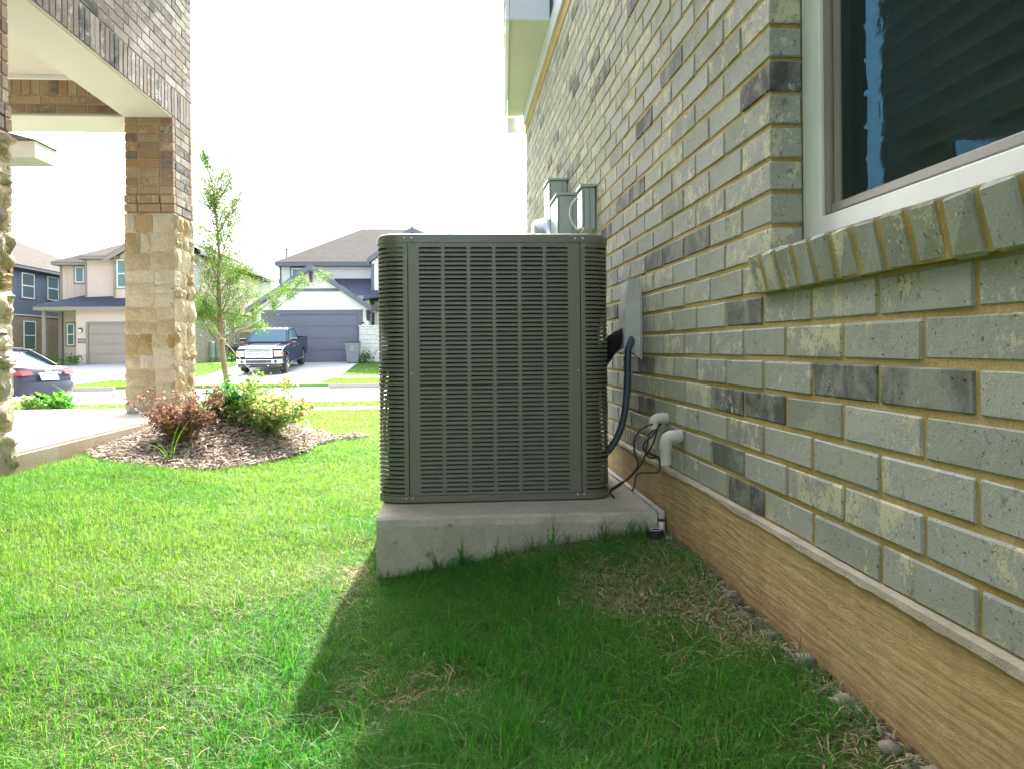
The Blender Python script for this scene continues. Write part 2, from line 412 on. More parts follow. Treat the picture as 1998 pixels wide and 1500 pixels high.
tr = N.new('ShaderNodeBsdfTransparent'); tr.inputs[0].default_value = (.82,.88,.84,1); gl = N.new('ShaderNodeBsdfGlossy'); gl.inputs['Roughness'].default_value = .015; gl.inputs[0].default_value = (.20,.60,.95,1)
fr = N.new('ShaderNodeFresnel'); fr.inputs[0].default_value = 1.55; mx = N.new('ShaderNodeMixShader')
_bf = N.new('ShaderNodeNewGeometry'); L.new(math_n(nt, 'MULTIPLY', math_n(nt, 'MULTIPLY', fr.outputs[0], 2.3), math_n(nt, 'SUBTRACT', 1.0, _bf.outputs['Backfacing'])), mx.inputs[0]); L.new(tr.outputs[0], mx.inputs[1]); L.new(gl.outputs[0], mx.inputs[2]); L.new(mx.outputs[0], N['Material Output'].inputs[0])
nz = noise_node(nt, pos(nt), 9, 3, .5, 1.0); bp = N.new('ShaderNodeBump'); bp.inputs['Strength'].default_value = .03; bp.inputs['Distance'].default_value = .01
L.new(nz.outputs[0], bp.inputs['Height']); L.new(bp.outputs[0], gl.inputs['Normal']); M['glass'] = m
m, nt, N, L, b = new_mat('insect screen mesh')      # fibreglass gauze, half open
tr = N.new('ShaderNodeBsdfTransparent'); df = N.new('ShaderNodeBsdfDiffuse'); df.inputs[0].default_value = (.035,.045,.04,1)
mx = N.new('ShaderNodeMixShader'); mx.inputs[0].default_value = .42
L.new(tr.outputs[0], mx.inputs[1]); L.new(df.outputs[0], mx.inputs[2]); L.new(mx.outputs[0], N['Material Output'].inputs[0]); M['screen'] = m

def leaf_mat(name, attr=True, col=(.08,.17,.03), trans=.45, rough=.5, gloss=.06):
    m, nt, N, L, b = new_mat(name)
    if attr:
        a = N.new('ShaderNodeAttribute'); a.attribute_name = 'col'; c = a.outputs['Color']
    else:
        rr = N.new('ShaderNodeRGB'); rr.outputs[0].default_value = (*col, 1); c = rr.outputs[0]
    tl = N.new('ShaderNodeBsdfTranslucent'); L.new(mixc(nt, 1.0, c, (1.35, 1.25, .6), 'MULTIPLY'), tl.inputs[0])
    L.new(c, b.inputs['Base Color']); b.inputs['Roughness'].default_value = rough; b.inputs['Specular IOR Level'].default_value = gloss*4
    mx = N.new('ShaderNodeMixShader'); mx.inputs[0].default_value = trans
    L.new(b.outputs[0], mx.inputs[1]); L.new(tl.outputs[0], mx.inputs[2]); L.new(mx.outputs[0], N['Material Output'].inputs[0]); return m
M['grass'] = leaf_mat('grass blades', trans=.52)
M['leaf'] = leaf_mat('leaves', trans=.4)
M['flat'] = leaf_mat('dry matter', trans=0, rough=.9, gloss=.02)
M['bark'] = simple('pale brown bark', (.26,.19,.12), .9, var=.3, scale=20, bmp=.8)
# ------------------------------------------------------------------ terrain
YB = [-60, -5, 7, 10, 14, 18.38, 18.44, 27.56, 27.62, 33, 35.8, 39.4, 42, 60, 700]
ZB = [0, 0, -.02, -.15, -.30, -.45, -.66, -.66, -.45, -.41, -.33, -.06, .07, .10, .10]
BED = (-1.80, 6.50, .72, 1.50)
def bed_r(X, Y):
    a = np.arctan2(np.asarray(Y)-BED[1], np.asarray(X)-BED[0])
    w = 1+.05*np.sin(3*a+1)+.03*np.sin(7*a)
    return ((np.abs((X-BED[0])/BED[2]))**2.6+(np.abs((Y-BED[1])/BED[3]))**2.6)**(1/2.6)/w
def ground(X, Y, mound=True):
    X = np.asarray(X, float); Y = np.asarray(Y, float)
    g = np.interp(Y, YB, ZB)
    fade = 1-sstep(8, 12.5, Y)
    g = g + fade*(.125*sstep(-.35, .65, X)+.105*sstep(-1.1, -2.35, -(-X)) if False else fade*(.125*sstep(-.35, .65, X)+.105*sstep(1.1, 2.35, -X)))
    g = g + fade*.012*(fbm(X*1.7+9, Y*1.7, 3)-.5)*2
    if mound: g = g + .20*(1-sstep(.15, 1.02, bed_r(X, Y)))
    return g
gz = lambda x, y: float(ground(x, y))
def grid_mesh(name, xs, ys, zf, cols=None, smooth=True):
    Xg, Yg = np.meshgrid(xs, ys); Z = zf(Xg, Yg); v = np.stack([Xg, Yg, Z], -1).reshape(-1, 3)
    nx, ny = len(xs), len(ys); i = np.arange(nx*ny).reshape(ny, nx)
    f = np.stack([i[:-1, :-1], i[:-1, 1:], i[1:, 1:], i[1:, :-1]], -1).reshape(-1, 4)
    return mesh_np(name, v, f, cols(Xg, Yg).reshape(-1, 3) if cols else None, smooth)

def dryness(X, Y):
    """0 green .. 1 bare/straw"""
    n = fbm(X*2.3+3, Y*2.3+5, 11, 4); near_wall = sstep(.46, .68, X)*(1-sstep(4, 8, Y))
    d = .40*sstep(.54, .68, n)*sstep(-.75, -.15, X) + .55*near_wall*sstep(.42, .62, fbm(X*7, Y*5, 71, 3)*.6+n*.4+.03)
    d = d + .5*np.exp(-((X-.42)**2/.02+(Y-1.98)**2/.03)) + .7*np.exp(-((X-.30)**2/.05+(Y-2.55)**2/.003)) + .8*np.exp(-((X+.33)**2/.0012+(Y-2.55)**2/.08))
    d = d + .55*np.exp(-((X+.12)**2/.03+(Y-1.72)**2/.018))
    d = d + .18*sstep(.55, .72, fbm(X*1.1, Y*1.1+40, 23, 3))
    return np.clip(d, 0, 1)
def gcols(X, Y):
    d = dryness(X, Y)[..., None]; n = fbm(X*6, Y*6, 5, 3)[..., None]
    soil = np.array([.12, .085, .045])*(.7+.6*n); green = np.array([.075, .150, .028])*(.75+.5*n)
    straw = np.array([.30, .23, .12])*(.6+.7*n)
    far = sstep(9, 16, Y)[..., None]; lawn = np.array([.12, .23, .055])*(.85+.3*fbm(X*.8, Y*.8, 8, 4)[..., None])
    near = green*(1-d)+(.5*soil+.5*straw)*d
    return near*(1-far)+lawn*far
def ground_mat():
    m, nt, N, L, b = new_mat('lawn soil'); a = N.new('ShaderNodeAttribute'); a.attribute_name = 'col'
    p = pos(nt); n = noise_node(nt, p, 60, 8, .75); n2 = noise_node(nt, p, 4, 6, .7)
    c = mixc(nt, 1, a.outputs['Color'], ramp(nt, n.outputs[0], [(.3, .55), (.7, 1.2)]).outputs[0], 'MULTIPLY')
    c = mixc(nt, 1, c, ramp(nt, n2.outputs[0], [(.3, .8), (.7, 1.1)]).outputs[0], 'MULTIPLY')
    L.new(c, b.inputs['Base Color']); b.inputs['Roughness'].default_value = 1; b.inputs['Specular IOR Level'].default_value = .05
    bump(nt, n.outputs[0], 1, .02, b); return m
xs = np.unique(np.concatenate([[-600, -300, -150, -80, -60], np.arange(-50, -4, 1.0), np.arange(-4, 1.0, .05), np.arange(1, 20, 1.0), [30, 60, 150, 300, 600]]))
ys = np.unique(np.concatenate([[-60, -30, -15, -8, -4, -2], np.arange(-1, 9, .05), np.arange(9, 46, .5), [18.38, 18.44, 27.56, 27.62], [50, 60, 80, 120, 200, 400, 700]]))
place('ground', grid_mesh('ground', xs, ys, ground, gcols), ground_mat(), kind='structure')
# street between the kerbs
def strip(name, mat, x0, x1, y0, y1, dz, step=.5, thick=.0, zf=None):
    ysn = np.unique(np.concatenate([np.arange(y0, y1, step), [y1]])); xsn = np.linspace(x0, x1, 8)
    f = zf or (lambda X, Y: np.interp(Y, YB, ZB))
    return place(name, grid_mesh(name, xsn, ysn, lambda X, Y: f(X, Y)+dz), mat, kind='structure')
STREET = -.585
place('street', grid_mesh('street', np.linspace(-90, 40, 40), np.linspace(18.55, 27.45, 12), lambda X, Y: STREET+.06*np.sin((Y-18.55)/8.9*math.pi)-.0), M['street'], kind='structure')
def curb(name, y, sgn, x0, x1, label):
    mb = MB(); prof = [(0, -.12), (0, .15), (-.02, .17), (-.13*1, .172), (-.15, -.12)]
    pts = [(x0, y+sgn*-a, STREET-.02+h) for a, h in prof]
    mb.slab(pts, (x1-x0, 0, 0)); g = MB()
    gy = y+sgn*-.0
    o = mb.build(name, M['curb']); o['kind'] = 'structure'; return o
# driveways drop the kerb: gaps
DR1 = (-10.8, -4.9); DR2 = (-19.6, -13.6)
for a, b_ in ((-90, DR2[0]-.6), (DR2[1]+.6, DR1[0]-.6), (DR1[1]+.6, 40)):
    curb('kerb', 27.46, -1, a, b_, '')
curb('kerb', 18.54, 1, -90, 40, '')
base_z = lambda X, Y: np.interp(Y, YB, ZB)
def drive(x0, x1, name='driveway'):
    ysn = np.array([27.40, 27.5, 27.9, 28.6]+list(np.arange(29, 42.1, .5)))
    Xs = np.linspace(0, 1, 8); v = []; 
    for y in ysn:
        w = .9*max(0, 1-(y-27.4)/1.6)
        z = float(np.interp(y, [27.4, 27.5, 28.9, 33, 35.8, 39.4, 42.1], [STREET+.015, STREET+.03, -.435, -.39, -.31, -.04, .085]))
        for t in Xs: v.append((x0-w+(x1-x0+2*w)*t, y, z+ .012))
    i = np.arange(len(ysn)*8).reshape(-1, 8); f = np.stack([i[:-1, :-1], i[:-1, 1:], i[1:, 1:], i[1:, :-1]], -1).reshape(-1, 4)
    return place(name, mesh_np(name, np.array(v), f, smooth=True), M['walk'], kind='structure')
drive(*DR1); drive(*DR2)
for a, b_ in ((-60, DR2[0]), (DR2[1], DR1[0]), (DR1[1], 30)):
    strip('sidewalk', M['walk'], a, b_, 32.5, 33.8, .016)
strip('sidewalk', M['walk'], -60, -3.2, 13.7, 14.9, .016); strip('sidewalk', M['walk'], -3.2, 30, 13.7, 14.9, .016)

# front walk and porch slab of the house on the left
SLAB = .215; XP = -2.43
mb = MB(); mb.slab([(XP+.02, -3, -.3), (XP+.02, 7.64, -.3), (XP+.02, 7.64, SLAB-.012), (XP+.005, 7.64, SLAB-.0), (XP+.005, -3, SLAB), (XP+.02, -3, SLAB-.012)], (-4.5, 0, 0))
SLAB_MB = mb

# ------------------------------------------------------------------ brick helpers
def brick_proto(L_, D, H, seed, axis='y', jit=.0012, ch=.004):
    """chamfered, slightly uneven brick; long side along axis, centred"""
    rr = random.Random(seed); mb = MB()
    if axis == 'y': mb.cbox(-D/2, -L_/2, -H/2, D/2, L_/2, H/2, ch)
    elif axis == 'x': mb.cbox(-L_/2, -D/2, -H/2, L_/2, D/2, H/2, ch)
    else: mb.cbox(-D/2, -H/2, -L_/2, D/2, H/2, L_/2, ch)
    mb.v = [(x+rr.uniform(-jit, jit), y+rr.uniform(-jit, jit), z+rr.uniform(-jit, jit)) for x, y, z in mb.v]
    return mb.mesh('brick')
BL, BH, CO, MO = .254, .067, .0765, .0095
def lay(root, bricks, protos, mats, limit, frame=True):
    """bricks: list of (centre, length, axis, kindname). nearest in the frame become objects, the rest one joined part"""
    sc_ = []
    for b_ in bricks:
        px, py, zc = proj(*b_[0]); vis = -40 < px < 2040 and -40 < py < 1540 and zc > .3
        sc_.append((0 if vis else 1, zc if vis else abs(zc)))
    order = sorted(range(len(bricks)), key=lambda i: sc_[i])
    keep = [i for i in order if sc_[i][0] == 0][:limit]; ks = set(keep)
    rest = [i for i in order if i not in ks]
    def xf(b_):
        (c, ln, ax, nm) = b_[:4]; rr = random.Random(hash((round(c[0], 3), round(c[1], 3), round(c[2], 3))) & 0xffff)
        s = [1, 1, 1]; s['xyz'.index(ax)] = ln/(BL-MO) if nm != 'sill_brick' else 1
        return Matrix.Translation(Vector(c)+Vector((rr.uniform(-.0010, .0010),)*3)) @ Matrix.Rotation(rr.uniform(-.004, .004), 4, 'X') @ Matrix.Rotation(rr.uniform(-.003, .003), 4, 'Z') @ Matrix.Rotation(b_[4] if len(b_) > 4 else 0, 4, 'Y') @ Matrix.Diagonal((*s, 1)), rr
    off = Matrix.Translation(root_off(root))
    for i in keep:
        mt, rr = xf(bricks[i]); me = protos[bricks[i][2]][rr.randrange(len(protos[bricks[i][2]]))]
        o = bpy.data.objects.new(bricks[i][3], me); C.objects.link(o); o.parent = root; o.matrix_local = off @ mt
    if rest:
        vs = []; fs = []; n = 0
        for i in rest:
            mt, rr = xf(bricks[i]); me = protos[bricks[i][2]][rr.randrange(len(protos[bricks[i][2]]))]
            co = np.array([mt @ v.co for v in me.vertices]); vs.append(co)
            fs += [tuple(k+n for k in p.vertices) for p in me.polygons]; n += len(co)
        me = bpy.data.meshes.new('brickwork'); me.from_pydata([tuple(v) for v in np.concatenate(vs)], [], fs); me.update()
        place('brickwork', me, mats, root, kind='stuff')
def protos_for(mat, D, L_=BL-MO, H=BH, n=7):
    d = {}
    for ax in 'xyz':
        l = []
        for k in range(n):
            me = brick_proto(L_, D, H, k*13+ord(ax), ax); me.materials.append(mat); l.append(me)
        d[ax] = l
    return d
def course(u0, u1, phase, ln=BL):
    """brick spans between u0 and u1 for a course with joints at phase + k*ln"""
    k = math.floor((u0-phase)/ln); out = []
    while phase+k*ln < u1:
        a = max(u0, phase+k*ln+MO/2); c = min(u1, phase+(k+1)*ln-MO/2)
        if c-a > .0: out.append((a, c))
        k += 1
    if len(out) > 1 and out[0][1]-out[0][0] < .055: out[1] = (out[0][0], out[1][1]); out.pop(0)
    if len(out) > 1 and out[-1][1]-out[-1][0] < .055: out[-2] = (out[-2][0], out[-1][1]); out.pop()
    return out

# ------------------------------------------------------------------ the grey brick house on the right
XW = .728; H0 = CAM_H-.413; NC = 33; HT = H0+NC*CO; YF = 7.80; YN = -1.2
WY0, WY1, WZ0, WZ1 = .30, 1.757, CAM_H+.215, CAM_H+1.62
house = thing('brick_house', 'two storey house of whitewashed grey brick along the right side, behind the air conditioner', 'house', (XW, 3, .12))
br = []
for k in range(NC):
    z0 = H0+k*CO; zc = z0+CO/2
    ph = 1.178 if k % 2 == 1 else 1.051
    spans = [(YN, YF)]
    if z0+CO > WZ0-.085 and z0 < WZ1:
        j = WY1 if z0+CO/2 > WZ0-.03 else WY1+.060
        spans = [(YN, WY0), (j, YF)]
    for a, b_ in spans:
        for u, w in course(a, b_, ph): br.append(((XW+.0375, (u+w)/2, zc), w-u, 'y', 'brick'))
P_grey = protos_for(M['brick_grey'], .075)
lay(house, br, P_grey, M['brick_grey'], 300)
# mortar bed behind the bricks, 7 mm back, with the window opening left out
mb = MB(); xa, xb = XW+.0032, XW+.12
mb.box(xa, YN, H0-.004, xb, YF-.008, WZ0-.085); mb.box(xa, WY1+.008, WZ0-.085, xb, YF-.008, HT+.004)
mb.box(xa, YN, WZ0-.085, xb, WY0, HT+.004); mb.box(xa, WY0, WZ1, xb, WY1+.008, HT+.004)
mb.build('mortar', M['mortar'], house)
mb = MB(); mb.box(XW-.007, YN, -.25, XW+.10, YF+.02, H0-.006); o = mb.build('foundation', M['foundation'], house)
_ys = np.concatenate([np.arange(YN, .9, .08), np.arange(.9, 3.0, .010), np.arange(3.0, YF, .05), [YF+.02]]); _zs = np.concatenate([[-.1, .05], np.arange(.09, H0-.004, .0034), [H0-.003]])
_Y, _Z = np.meshgrid(_ys, _zs); _w = _Z+.012*fbm(_Y*2.3, _Z*3, 5, 3)
_d = (fbm(_Y*9, _w*120, 14, 2)-.5)*.0020+(fbm(_Y*18, _w*250, 24, 2)-.5)*.0018+(fbm(_Y*1.5, _Z*5, 3, 3)-.5)*.004
_d *= sstep(H0-.003, H0-.02, _Z)*.85+.15
_v = np.stack([XW-.0125-_d, _Y, _Z], -1); _v[-1, :, 0] = XW-.009
_v2 = np.concatenate([_v.reshape(-1, 3)]); _i = np.arange(_Y.size).reshape(_Y.shape)
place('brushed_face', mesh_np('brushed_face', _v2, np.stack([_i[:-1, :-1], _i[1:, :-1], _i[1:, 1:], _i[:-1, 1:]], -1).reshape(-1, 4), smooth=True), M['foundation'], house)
# mortar ledge smeared along the top of the foundation
mb = MB(); n = 900; top = []
for i in range(n+1):
    y = YN+(YF-YN)*i/n; q_ = float(sstep(.40, .62, fbm(y*2.6, 3.3, 19, 3))); w = .006+.012*float(fbm(y*9, 2.1, 4)); h = .0005+q_*(.002+.011*float(fbm(y*23, 7.7, 9))); top.append((y, w, h))
vs = []; fs = []
for i, (y, w, h) in enumerate(top):
    vs += [(XW-.0135-.003*q_, y, H0-.004-h), (XW-.0125-.002*q_, y, H0+.0005), (XW-.013+w, y, H0+.0035), (XW+.02, y, H0+.004)]
    if i: b0 = 4*(i-1); fs += [(b0+j, b0+j+1, b0+j+5, b0+j+4) for j in range(3)]
mb.add(vs, fs); mb.build('mortar_ledge', simple('pale mortar smear', (.42,.38,.28), .95, var=.2, scale=12, bmp=.8, bscale=60), house)
# rowlock sill: bricks on edge, leaning outwards
br = []; rowp = {'x': []}
y = WY1+.057; k = 0
P_sill = {}
l = []
for q in range(8):
    rr = random.Random(q+50); t = MB(); t.cbox(-.075, -.0355, -.046, .075, .0355, .046, .006)
    t.v = [(a+rr.uniform(-.002, .002), b_+rr.uniform(-.0015, .0015), c+rr.uniform(-.002, .002)) for a, b_, c in t.v]
    me = t.mesh('sill_brick'); me.materials.append(M['brick_grey']); l.append(me)
P_sill['y'] = l
while y > WY0-.1:
    yc = y-.0325; cc = Vector((XW+.045, yc, CAM_H+.182)); br.append((tuple(cc), .065, 'y', 'sill_brick', R(-14)))
    y -= .0825
lay(house, br, P_sill, M['brick_grey'], 60)
mb = MB(); mb.box(-.0722, WY0-.1, -.0435, .075, WY1+.053, .0435); _m = mb.mesh('sill_mortar'); _m.transform(Matrix.Translation((XW+.045, 0, CAM_H+.182)) @ Matrix.Rotation(R(-14), 4, 'Y')); place('sill_mortar', _m, M['mortar'], house)
mb = MB(); mb.box(XW-.003, WY0-.1, CAM_H+.122, XW+.09, WY1+.051, CAM_H+.165); mb.build('sill_bed', M['mortar'], house)
# window
win = place('window', (lambda t: t.mesh('window'))(MB().cbox(XW+.074, WY0+.002, WZ0+.025, XW+.135, WY1-.085+.001, WZ0+.065, .003)
    .cbox(XW+.074, WY1-.087, WZ0+.0251, XW+.135, WY1-.001, WZ1-.001, .003).cbox(XW+.074, WY0+.001, WZ1-.04, XW+.135, WY1-.088, WZ1-.002, .003).cbox(XW+.074, WY0+.001, WZ0+.066, XW+.135, WY0+.08, WZ1-.041, .003)), M['vinyl'], house)
sy1, sz0 = WY1-.090, WZ0+.068
t = MB()
t.cbox(XW+.082, sy1-.030, sz0, XW+.100, sy1, WZ1-.045, .003).cbox(XW+.088, sy1-.062, sz0+.004, XW+.098, sy1-.0305, WZ1-.05, .003)
t.cbox(XW+.082, WY0+.085, sz0, XW+.100, sy1-.031, sz0+.020, .003).cbox(XW+.082, WY0+.085, WZ1-.075, XW+.100, sy1-.031, WZ1-.046, .003)
t.build('screen_frame', M['bronze'], win)
t = MB(); t.box(XW+.0905, WY0+.085, sz0+.018, XW+.0915, sy1-.05, WZ1-.06); t.build('insect_screen', M['screen'], win)
t = MB(); t.slab([(XW+.100, WY0+.06, WZ0+.07), (XW+.1135, WY1-.10, WZ0+.07), (XW+.1135, WY1-.10, WZ1-.05), (XW+.100, WY0+.06, WZ1-.05)], (.003, 0, 0)); t.build('glass_pane', M['glass'], win)
t = MB(); t.cbox(XW+.0935, WY0+.05, WZ0+.066, XW+.122, WY1-.151, WZ0+.090, .002).cbox(XW+.0935, WY1-.150, WZ0+.0665, XW+.122, WY1-.088, WZ1-.04, .002); t.build('sash', simple('dark green grey sash', (.10,.115,.09), .5), win)
sm = MB(); sm.slab([(-.018, 0, -.024), (-.0165, 0, -.025), (.018, 0, .023), (.0165, 0, .024)], (0, WY1-WY0-.22, 0)); sme = sm.mesh('slat'); sme.materials.append(M['blind'])
zc = WZ0+.09
while zc < WZ1-.05:
    o = place('slat', sme, None, win, loc=(XW+.19, WY0+.09, zc)); zc += .047
t = MB()
for yy in (.62, 1.28): t.box(XW+.189, yy, WZ0+.07, XW+.191, yy+.004, WZ1-.05)
t.build('blind_cord', M['blind'], win)
t = MB(); t.box(XW+1.6, -.3, .6, XW+1.62, 2.3, 2.6); t.box(XW+.14, 2.28, .6, XW+1.6, 2.3, 2.6); t.box(XW+.14, -.3, .6, XW+1.6, -.28, 2.6); t.box(XW+.14, -.28, .6, XW+1.6, 2.28, .62); t.box(XW+.14, -.28, 2.58, XW+1.6, 2.28, 2.6)
t.build('room', M['room'], house)
# house core, frieze, upper storey, eaves, roof
t = MB(); t.box(XW+.125, 2.4, -.2, XW+9, YF-.1, 5.6); t.box(XW+.125, -6, -.2, XW+9, -.4, 5.6); t.box(XW+1.7, -.4, -.2, XW+9, 2.4, 5.6); t.box(XW+.125, -.4, 2.65, XW+1.7, 2.4, 5.6); t.build('house_core', M['white_board'], house)
t = MB(); t.cbox(XW-.004, YN, HT+.006, XW+.12, YF, HT+.10, .004); t.build('ledger_mortar', M['mortar'], house)
t = MB(); t.cbox(XW-.022, YN, HT+.104, XW+.12, YF+.01, HT+.25, .004); t.build('frieze_board', M['house_siding'], house)
t = MB(); t.box(XW+.004, YN, HT+.254, XW+.12, YF, 5.95); t.build('upper_siding', M['house_siding'], house)
EAVE_X = .20
t = MB(); t.box(EAVE_X, -6, 5.95, XW+9.3, YF+.45, 6.02); t.build('upper_soffit', M['trim_cream'], house)
t = MB(); t.box(EAVE_X-.03, -6, 5.95, EAVE_X-.003, YF+.48, 6.15); t.build('upper_fascia', M['trim_white'], house)
t = MB(); t.slab([(EAVE_X-.06, -6.1, 6.16), (XW+9.4, -6.1, 6.16), (XW+4.6, -6.1, 8.4)], (0, YF+6.7, 0)); t.build('roof', M['shingle_dark'], house)
# lower eave return near the front corner
def eave_return():
    zs0 = HT+.255
    ya, yb = 5.62, YF+.14
    xa_, xb_ = .405, .545
    t = MB(); t.slab([(xa_+.01, ya+.03, zs0), (XW, ya+.03, zs0), (XW, yb-.02, zs0-.04), (xb_+.01, yb-.02, zs0-.04)], (0, 0, .02)); t.build('lower_soffit', M['trim_cream'], house)
    t = MB(); t.slab([(xa_-.02, ya, zs0-.015), (xb_-.02, yb, zs0-.055), (xb_+.009, yb, zs0-.055), (xa_+.009, ya, zs0-.015)], (0, 0, .17)); t.build('lower_fascia', M['trim_white'], house)
    t = MB(); t.box(xa_+.012, ya, zs0-.016, XW-.024, ya+.028, zs0+.152); t.build('eave_end_board', M['house_siding'], house); t = MB(); t.box(xb_+.012, yb-.018, zs0-.20, XW+.02, yb+.02, zs0-.045); t.build('eave_end_board', M['house_siding'], house)
    t = MB(); t.slab([(xa_-.03, ya-.01, zs0+.158), (xb_-.03, yb+.03, zs0+.122), (XW+.003, yb+.03, zs0+.22), (XW+.003, ya-.01, zs0+.28)], (0, 0, .012)); t.build('lower_roof', M['shingle_dark'], house)
eave_return()

# ------------------------------------------------------------------ porch house on the left
porch = thing('porch_house', 'brown brick house on the left with an open porch on two stone and brick columns', 'house', (-4, 5.5, .2))
SLAB_MB.build('porch_slab', M['slab'], porch)
t = MB(); t.slab([(XP+.022, -3, -.3), (XP+.022, 7.66, -.3), (XP+.022, 7.66, SLAB-.03), (XP+.022, -3, SLAB-.03)], (.012, 0, 0)); t.build('slab_edge', M['slab_side'], porch)
CW = .405; Y1, Y2 = 7.06, 7.57          # far column near face and front face (world Y)
NY0, NY1 = 4.02, 4.52                   # near column
HB = CAM_H+2.045                        # underside of the beam
HS = CAM_H+1.20                         # top of the stone part
br = []; CI = XP-CW
def col_bricks(y0, y1, zlo, zhi):
    n = round((zhi-zlo)/CO)
    for k in range(n):
        zc = zhi-(k+.5)*CO; pr = .010 if n-3 < k+1 <= n-0 and k >= n-2 else 0
        hd = .105
        a, b_ = (CI-pr, XP+pr)
        # faces along x (front and back)
        for yy, sg in ((y0-pr+.03, 1), (y1+pr-.03, -1)):
            sp = [(a, a+hd), (a+hd+MO, b_)] if k % 2 else [(a, b_-hd-MO), (b_-hd, b_)]
            for u, w in sp:
                if w-u > .2: 
                    m_ = u+(w-u)*(.62 if k % 2 else .38); br.append((((u+m_-MO/2)/2, yy, zc), m_-MO/2-u, 'x', 'brick')); br.append((((m_+MO/2+w)/2, yy, zc), w-m_-MO/2, 'x', 'brick'))
                else: br.append((((u+w)/2, yy, zc), w-u, 'x', 'brick'))
        c0, c1 = y0-pr+.062+MO, y1+pr-.062-MO
        for xx in (XP+pr-.03, CI-pr+.03):
            m_ = c0+(c1-c0)*(.6 if k % 2 else .35)
            br.append(((xx, (c0+m_-MO/2)/2, zc), m_-MO/2-c0, 'y', 'brick')); br.append(((xx, (m_+MO/2+c1)/2, zc), c1-m_-MO/2, 'y', 'brick'))
col_bricks(Y1, Y2, HS, HB); col_bricks(NY0, NY1, HS, HB)
P_br = protos_for(M['brick_brown'], .06)
n_front = len(br)
P_lil = protos_for(M['brick_skylit'], .06)
lay(porch, [b_ for b_ in br if b_[2] == 'x'], P_br, M['brick_brown'], 70)
lay(porch, [b_ for b_ in br if b_[2] == 'y'], P_lil, M['brick_skylit'], 60)
# front beam facing us: bricks below, soldiers above, seen through the porch opening
br = []
HCl = CAM_H+2.36
for k in range(2):
    for u, w in course(-6.2, CI-MO, -3.4+(.127 if k else 0)): br.append((((u+w)/2, Y1+.03, HB+.012+(k+.5)*CO), w-u, 'x', 'brick'))
x = CI-.045
while x > -6.2: br.append(((x, Y1+.03, HB+.012+2*CO+.085), .155, 'z', 'brick')); x -= CO
lay(porch, br, P_br, M['brick_brown'], 60)
# side wall above the beam
br = []; y = Y2-.04
while y > 1.0: br.append(((XP-.03, y, HB+.126), .244, 'z', 'soldier_brick')); y -= CO
TOPZ = CAM_H+3.85; k = 0; z = HB+.252
while z < TOPZ-.05:
    for u, w in course(1.0, Y2, 7.57 if k % 2 else 7.663): br.append(((XP-.03, (u+w)/2, z+CO/2), w-u, 'y', 'brick'))
    z += CO; k += 1
lay(porch, br, P_lil, M['brick_skylit'], 110)
t = MB()
t.box(CI+.006, Y1+.006, SLAB, XP-.006, Y2-.006, HB-.002); t.box(CI+.006, NY0+.006, SLAB, XP-.006, NY1-.006, HB-.002)
t.box(XP-.10, 1.0, HB+.003, XP-.006, Y2-.006, TOPZ); t.box(-6.3, Y1+.006, HB+.003, XP-.101, Y1+.09, HCl+.02); t.box(-6.3, Y2-.09, HB+.003, XP-.101, Y2-.006, TOPZ)
t.build('mortar', M['mortar_tan'], porch)
t = MB(); t.box(XP-.012, NY1+.002, HB-.018, XP-.004, Y1-.002, HB+.001); t.build('lintel_edge', M['mortar_tan'], porch)
# the porch soffit planks and ceiling
t = MB(); t.box(CI, NY1+.0, HB-.015, XP-.014, Y1+.002, HB+.0015); t.build('beam_soffit', M['trim_cream'], porch)
t = MB(); t.box(-6.3, Y1-.002, HB-.015, CI-.002, Y2+.004, HB+.0014); t.build('front_beam_soffit', M['trim_cream'], porch)
t = MB(); t.box(CI, NY1, HB+.002, CI+.02, Y1+.004, HCl+.02); t.build('beam_inner_board', M['trim_cream'], porch)
t = MB(); t.box(-6.3, 1.0, HCl+.022, XP-.105, Y1+.004, HCl+.04); t.build('ceiling', M['ceiling'], porch)
t = MB(); t.cbox(-6.3, Y1-.02, HCl-.02, CI-.002, Y1-.001, HCl+.0215, .004); t.build('ceiling_trim', M['trim_white'], porch)
t = MB(); t.box(-6.4, -6, 0, -6.31, NY1, 3.1); t.box(-6.4, 1.0, 0, XP-.012, 1.08, 3.1); t.build('porch_wall', M['far_brick'], porch)
t = MB(); t.box(-9, -6, -.1, XP-.002, .99, TOPZ); t.build('side_wall', M['far_brick'], porch)
t = MB(); t.box(-9, -6, TOPZ+.002, XP+.28, Y2+.32, TOPZ+.03); t.build('eave_soffit', M['trim_cream'], porch)
t = MB(); t.box(XP+.281, -6, TOPZ-.02, XP+.31, Y2+.34, TOPZ+.16); t.build('fascia', M['trim_white'], porch)
t = MB(); t.slab([(XP+.34, -6, TOPZ+.16), (XP+.34, Y2+.4, TOPZ+.16), (-6, 4, TOPZ+2.0), (-6, -6, TOPZ+2.0)], (0, 0, .02)); t.slab([(XP+.34, Y2+.4, TOPZ+.155), (-9, Y2+.4, TOPZ+.155), (-6, 4, TOPZ+1.99)], (0, 0, .02)); t.build('roof', M['shingle'], porch)
